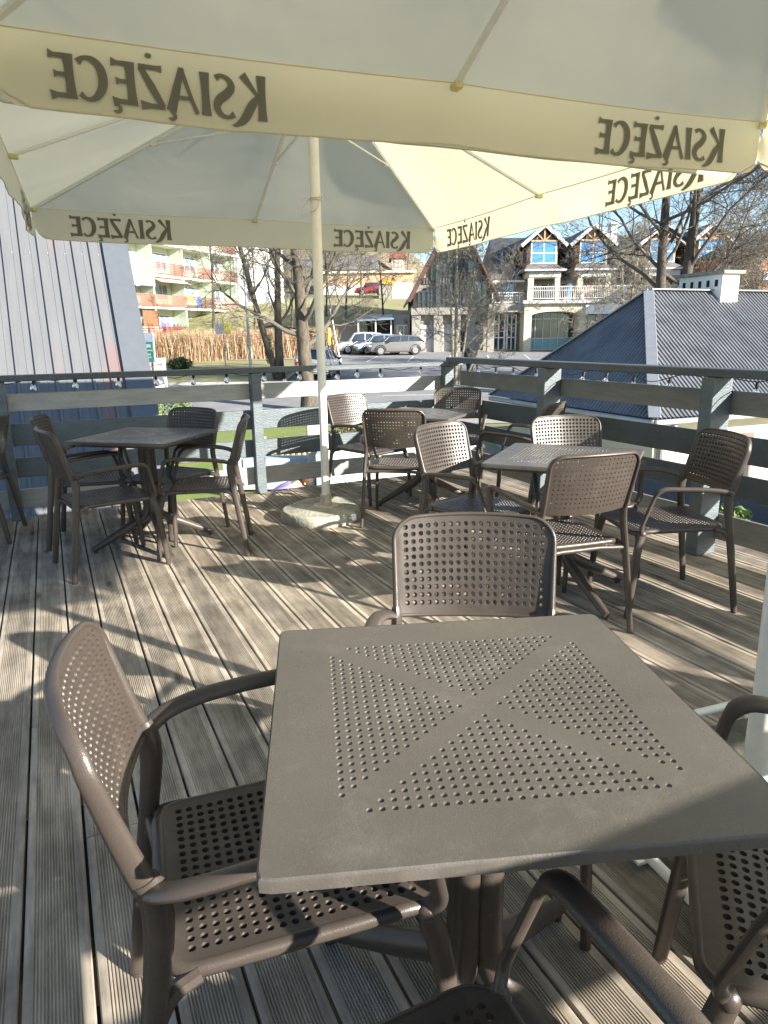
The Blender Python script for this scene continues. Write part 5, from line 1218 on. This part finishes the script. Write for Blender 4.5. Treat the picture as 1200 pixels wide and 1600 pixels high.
def person(label, pos, rz, J, top, bottom, hair=M_HAIR, scale=1):
    """J: joint dict for the pose, facing +Y"""
    t = thing('person', label, 'person', pos, rz); t.scale = (scale,)*3
    names = ['pel','chest','neck','head','crown','shL','elL','wrL','haL','shR','elR','wrR','haR','hipL','knL','anL','toL','hipR','knR','anR','toR']
    V = [J[n] for n in names]; ix = {n: i for i, n in enumerate(names)}
    E = chainE([ix[n] for n in ('pel','chest','neck','head','crown')], [ix[n] for n in ('chest','shL','elL','wrL','haL')], [ix[n] for n in ('chest','shR','elR','wrR','haR')], [ix[n] for n in ('pel','hipL','knL','anL','toL')], [ix[n] for n in ('pel','hipR','knR','anR','toR')])
    Rr = dict(pel=(.14,.11), chest=(.15,.11), neck=.055, head=(.078,.09), crown=(.07,.08), sh=.062, el=.042, wr=.028, ha=(.035,.02), hip=.085, kn=.058, an=.04, to=.035)
    R = [Rr.get(n) or Rr[n[:2] if n[:3] != 'hip' else 'hip'] for n in names]
    bm_skin('body', V, E, R, M_SKIN, t)
    def seg(nm, chains, rr, m):
        used = []; 
        for c in chains:
            for n in c:
                if n not in used: used.append(n)
        VV = [J[n] for n in used]; EE = [(used.index(a), used.index(b)) for c in chains for a, b in zip(c, c[1:])]; RR = []
        for n in used:
            r = Rr.get(n) or Rr[n[:2] if n[:3] != 'hip' else 'hip']; r = r if isinstance(r, tuple) else (r, r); RR.append((r[0]+rr, r[1]+rr))
        bm_skin(nm, VV, EE, RR, m, t)
    seg('top', [('pel','chest'),('chest','shL','elL','wrL'),('chest','shR','elR','wrR')], .018, top)
    seg('trousers', [('pel','hipL','knL','anL'),('pel','hipR','knR','anR')], .016, bottom)
    hd = Vector(J['head']).lerp(Vector(J['crown']), .6); mb = MB(); mb.sphere(hd+Vector((0,-.025,.03)), .112, 14, 10, (.92,1.0,1.0)); mb.build('hair', hair, t)
    h = Vector(J['head']); f = MB()
    f.sphere(h+Vector((0,.105,-.0)), .018, 6, 5, (.7,1,1.3)); f.build('nose', M_SKIN, t)
    for s in (-1, 1):
        f = MB(); f.sphere(h+Vector((s*.032,.088,.03)), .010, 6, 5); f.build('eye', M_TRIM, t)
        f = MB(); f.sphere(h+Vector((s*.085,0,.0)), .024, 6, 5, (.4,.7,1.2)); f.build('ear', M_SKIN, t)
    for nm in ('L', 'R'):
        a, b = Vector(J['wr'+nm]), Vector(J['ha'+nm]); d = (b-a).normalized(); sd = d.cross(Vector((0,1,.3))).normalized(); nn_ = sd.cross(d)
        mb = MB()
        for i, (o_, l_) in enumerate(((-.03,.06),(-.01,.075),(.01,.07),(.03,.055))): mb.tube([b+sd*o_, b+sd*o_+d*l_*.5+nn_*.006, b+sd*o_+d*l_+nn_*.02], [.009,.008,.006], 6)
        mb.tube([b-d*.03+sd*.035, b+sd*.06+d*.0, b+sd*.062+d*.035], [.011,.009,.007], 6); mb.build('fingers', M_SKIN, t)
    return t
stand = dict(pel=(0,0,.95), chest=(0,0,1.32), neck=(0,.0,1.50), head=(0,.02,1.60), crown=(0,.0,1.68), shL=(-.19,0,1.40), elL=(-.25,.02,1.12), wrL=(-.22,.18,.95), haL=(-.2,.26,.92), shR=(.19,0,1.40), elR=(.26,0,1.12), wrR=(.26,.06,.86), haR=(.26,.08,.78), hipL=(-.1,0,.88), knL=(-.11,.02,.48), anL=(-.11,0,.08), toL=(-.11,.15,.03), hipR=(.1,0,.88), knR=(.12,.04,.48), anR=(.13,-.02,.08), toR=(.14,.13,.03))
person('person in a white shirt standing behind the dark estate car', gpos(625.5, 54.4)+Vector((0,0,.02)), -TH+radians(120), stand, mat('white_shirt', (.75,.75,.74), rough=.9), mat('dark_trousers', (.03,.03,.045), rough=.9))
bend = dict(pel=(0,-.10,.55), chest=(0,.22,.72), neck=(0,.36,.80), head=(0,.46,.82), crown=(0,.54,.84), shL=(-.15,.26,.76), elL=(-.19,.34,.55), wrL=(-.14,.46,.42), haL=(-.12,.50,.36), shR=(.15,.26,.76), elR=(.22,.30,.56), wrR=(.20,.40,.38), haR=(.19,.42,.31), hipL=(-.09,-.10,.5), knL=(-.12,.18,.38), anL=(-.12,-.02,.07), toL=(-.12,.12,.03), hipR=(.09,-.10,.5), knR=(.12,.18,.38), anR=(.12,-.02,.07), toR=(.12,.12,.03))
person('crouching person in a lilac top, glimpsed below the railing beside the middle post', BG(-1.60, 9.6, -1.5), -TH-radians(75), bend, mat('lilac_top', (.42,.36,.66), rough=.9), mat('navy_trousers', (.03,.035,.07), rough=.9))
# ================================================================ STREET FURNITURE
def post_thing(name, label, cat, pos, h, r, m, lean=(0,0), extra=None):
    mb = MB(); mb.tube([(0,0,0),(lean[0]*.5,lean[1]*.5,h/2),(lean[0],lean[1],h)], [r, r*.85, r*.7], 10); mb.tube([(0,0,0),(0,0,.25)], r*1.5, 10)
    if extra: extra(mb)
    return mb.build(name, m, label=label, cat=cat, loc=pos)
l_ = thing('street_lamp', 'tall pale street lamp post in front of the apartment block', 'street lamp', gpos(386.5, 40))
mb = MB(); mb.tube([(0,0,0),(0,0,1.2),lat(-.1)+Vector((0,0,8.4))], [.10,.085,.055], 12); a_ = lat(-.1); mb.tube([a_+Vector((0,0,8.3)), a_+lat(.5)+Vector((0,0,8.8)), a_+lat(1.3)+Vector((0,0,8.95))], .035, 8); mb.build('pole', mat('pale_concrete_pole', (.50,.50,.47), rough=.8, noise=.1), l_)
mb = MB(); mb.box(a_+lat(1.6)+Vector((0,0,8.95)), (.6,.22,.12), rz=-TH, bev=.03); mb.build('lamp_head', M_STEELW, l_)
lv = lat(-.55)
post_thing('leaning_pole', 'thin white pole leaning left, beside the parked white minivan', 'pole', gpos(530.5, 44.5), 3.3, .05, M_STEELW, lean=(lv.x, lv.y))
mk = thing('marker_post', 'short post with a yellow upper half near the white parasol pole', 'marker post', gpos(513.5, 46))
mb = MB(); mb.tube([(0,0,0),(0,0,1.0)], .09, 10); mb.build('post', mat('navy_paint', (.05,.07,.14)), mk); mb = MB(); mb.box((0,0,1.55), (.16,.16,1.1), bev=.02); mb.build('marker', mat('yellow_paint', (.75,.62,.04), rough=.5), mk)
# signs
sg = thing('sign', 'white and yellow panel on a thin post before the dry hedge', 'sign', gpos(346.5, 38.5), -TH)
mb = MB(); mb.tube([(0,0,0),(0,0,2.9)], .03, 8); mb.build('post', M_ZINC, sg)
mb = MB(); mb.box((-.21,-.04,2.45), (.42,.02,.62)); p1 = mb.build('white_panel', M_APW, sg); mb = MB(); mb.box((.21,-.041,2.45), (.42,.02,.62)); mb.build('yellow_panel', mat('sign_yellow', (.85,.70,.08), rough=.5), sg)
mb = MB()
for x, z, w in ((-.26,2.62,.12),(-.20,2.54,.16),(-.24,2.46,.10),(-.18,2.38,.12)): mb.box((x,-.0545,z), (w,.003,.035))
mb.build('pink_print', mat('faded_pink_print', (.62,.42,.50)), p1)
mb = MB(); mb.box((-.30,-.0545,2.22), (.09,.003,.05)); mb.box((-.12,-.0545,2.22), (.14,.003,.05)); mb.build('grey_print', mat('faded_grey_print', (.35,.42,.45)), p1)
bn = thing('banner', 'green and pale blue poster board on a dark post beside the steep roof', 'sign', gpos(229, 27), -TH+radians(-25))
mb = MB(); mb.tube([(0.02,0,0),(0.02,0,3.2)], .04, 8); mb.tube([(-.9,0.25,0),(-.9,0.25,3.2)], .04, 8); mb.build('post', M_DWOOD, bn)
mb = MB(); mb.box((-.25,-.06,2.45), (1.0,.04,1.1)); b1 = mb.build('panel', mat('poster_pale_blue', (.55,.62,.74), rough=.6), bn)
mb = MB(); mb.box((-.17,-.083,2.30), (.74,.006,.74)); mb.build('green_field', mat('poster_green', (.04,.30,.20), rough=.6), b1)
mb = MB(); mb.box((-.10,-.088,2.52), (.36,.004,.12)); mb.box((-.10,-.088,2.20), (.30,.004,.07)); mb.box((-.10,-.088,2.09), (.34,.004,.05)); mb.box((-.12,-.088,2.35), (.55,.004,.04)); mb.box((-.64,-.083,2.4), (.16,.004,.9)); mb.build('print', mat('poster_white_print', (.75,.66,.68), rough=.6), b1)
wb = thing('utility_box', 'small white box standing below the green poster board', 'box', gpos(234, 30), -TH)
mb = MB(); mb.box((0,0,.85), (.75,.5,1.7), bev=.02); mb.build('cabinet', M_APW, wb); mb = MB(); mb.box((0,0,1.72), (.82,.56,.05)); mb.build('lid', M_WHITE, wb)
mb = MB(); mb.lathe((0,0,0), [(.16,0),(.17,.1),(.14,.5),(.20,.9),(.32,1.15),(.32,1.5),(.12,1.62)], 14); mb.build('planter', mat('dark_planter', (.03,.03,.032), rough=.7), label='dark round planter by the slender tree, behind the rail corner', cat='planter', loc=gpos(738, 34))
# ================================================================ THINGS JUST BELOW THE DECK
pf = thing('palisade', 'low palisade of short upright wooden stakes on the grass below the deck', 'palisade', BG(-3.1, 16.9, -1.5), -TH)
for i in range(15):
    mb = MB(); h_ = .42+.05*sin(i*1.7); mb.tube([(i*.14,0,0),(i*.14,0,h_)], .062, 8); mb.build('stake', mat('sawn_stake', (.48,.38,.24), rough=.9, noise=.15), pf)
wl_ = thing('low_wall', 'low white wall with weeds in front, below the far railing', 'wall', BG(-1.15, 13.3, -1.5), -TH+radians(2))
mb = MB(); mb.box((1.5,0,.38), (3.3,.22,.76), bev=.015); mb.build('wall', M_WHITE, wl_); mb = MB(); mb.box((-.2,0,.62), (.26,.26,1.24), bev=.02); mb.build('pillar', mat('grey_pillar', (.42,.43,.42), rough=.9, noise=.1), wl_)
stp = thing('concrete_steps', 'pale blue-grey concrete steps and trough below the deck, left of the low wall', 'steps', BG(-2.6, 12.6, -1.5), -TH)
for i in range(3):
    mb = MB(); mb.box((.55,1.0-.38*i,.44-.15*i), (1.5,.38,.16), bev=.01); mb.build('step', mat('blue_grey_concrete', (.34,.40,.48), rough=.8, noise=.12), stp)
mb = MB(); mb.box((-.3,.6,.38),(.14,1.6,.76), bev=.01); mb.box((1.42,.6,.38),(.14,1.6,.76), bev=.01); mb.build('cheek_wall', mat('blue_grey_concrete'), stp)
fn = thing('fence', 'dark slate-blue panel fence below the right railing', 'fence', (8.75, 4.1, -1.5), radians(101))
for i in range(6):
    mb = MB(); mb.box((i*1.25+.6,0,.38), (1.19,.03,.70)); mb.build('panel', mat('slate_blue_panel', (.055,.075,.12), rough=.5, noise=.1), fn); mb = MB(); mb.box((i*1.25,0,.40), (.06,.06,.80)); mb.build('post', M_MULL, fn)
gr = MB(); gr.add([(4.3,-2,-1.482),(9.6,-2,-1.482),(7.6,9.5,-1.482),(4.3,9.5,-1.482)],[[0,1,2,3]]); gr.build('gravel', mat('grey_gravel', (.34,.33,.31), rough=1, col2=(.12,.12,.12), nscale=55, bump=1, bscale=60), kind='stuff', label='grey gravel strip between the deck and the dark fence')
for i in range(1):
    mb = MB(); mb.tube(bez([(0,0,.003),(.03,.02,.006),(.05,-.01,.004),(.09,.03,.008)], 4), .003, 5); mb.build('paper_scrap', M_WHITE, label='tiny white paper scrap lying on the boards under the left near chair', cat='litter', loc=(.30,.86,.001))
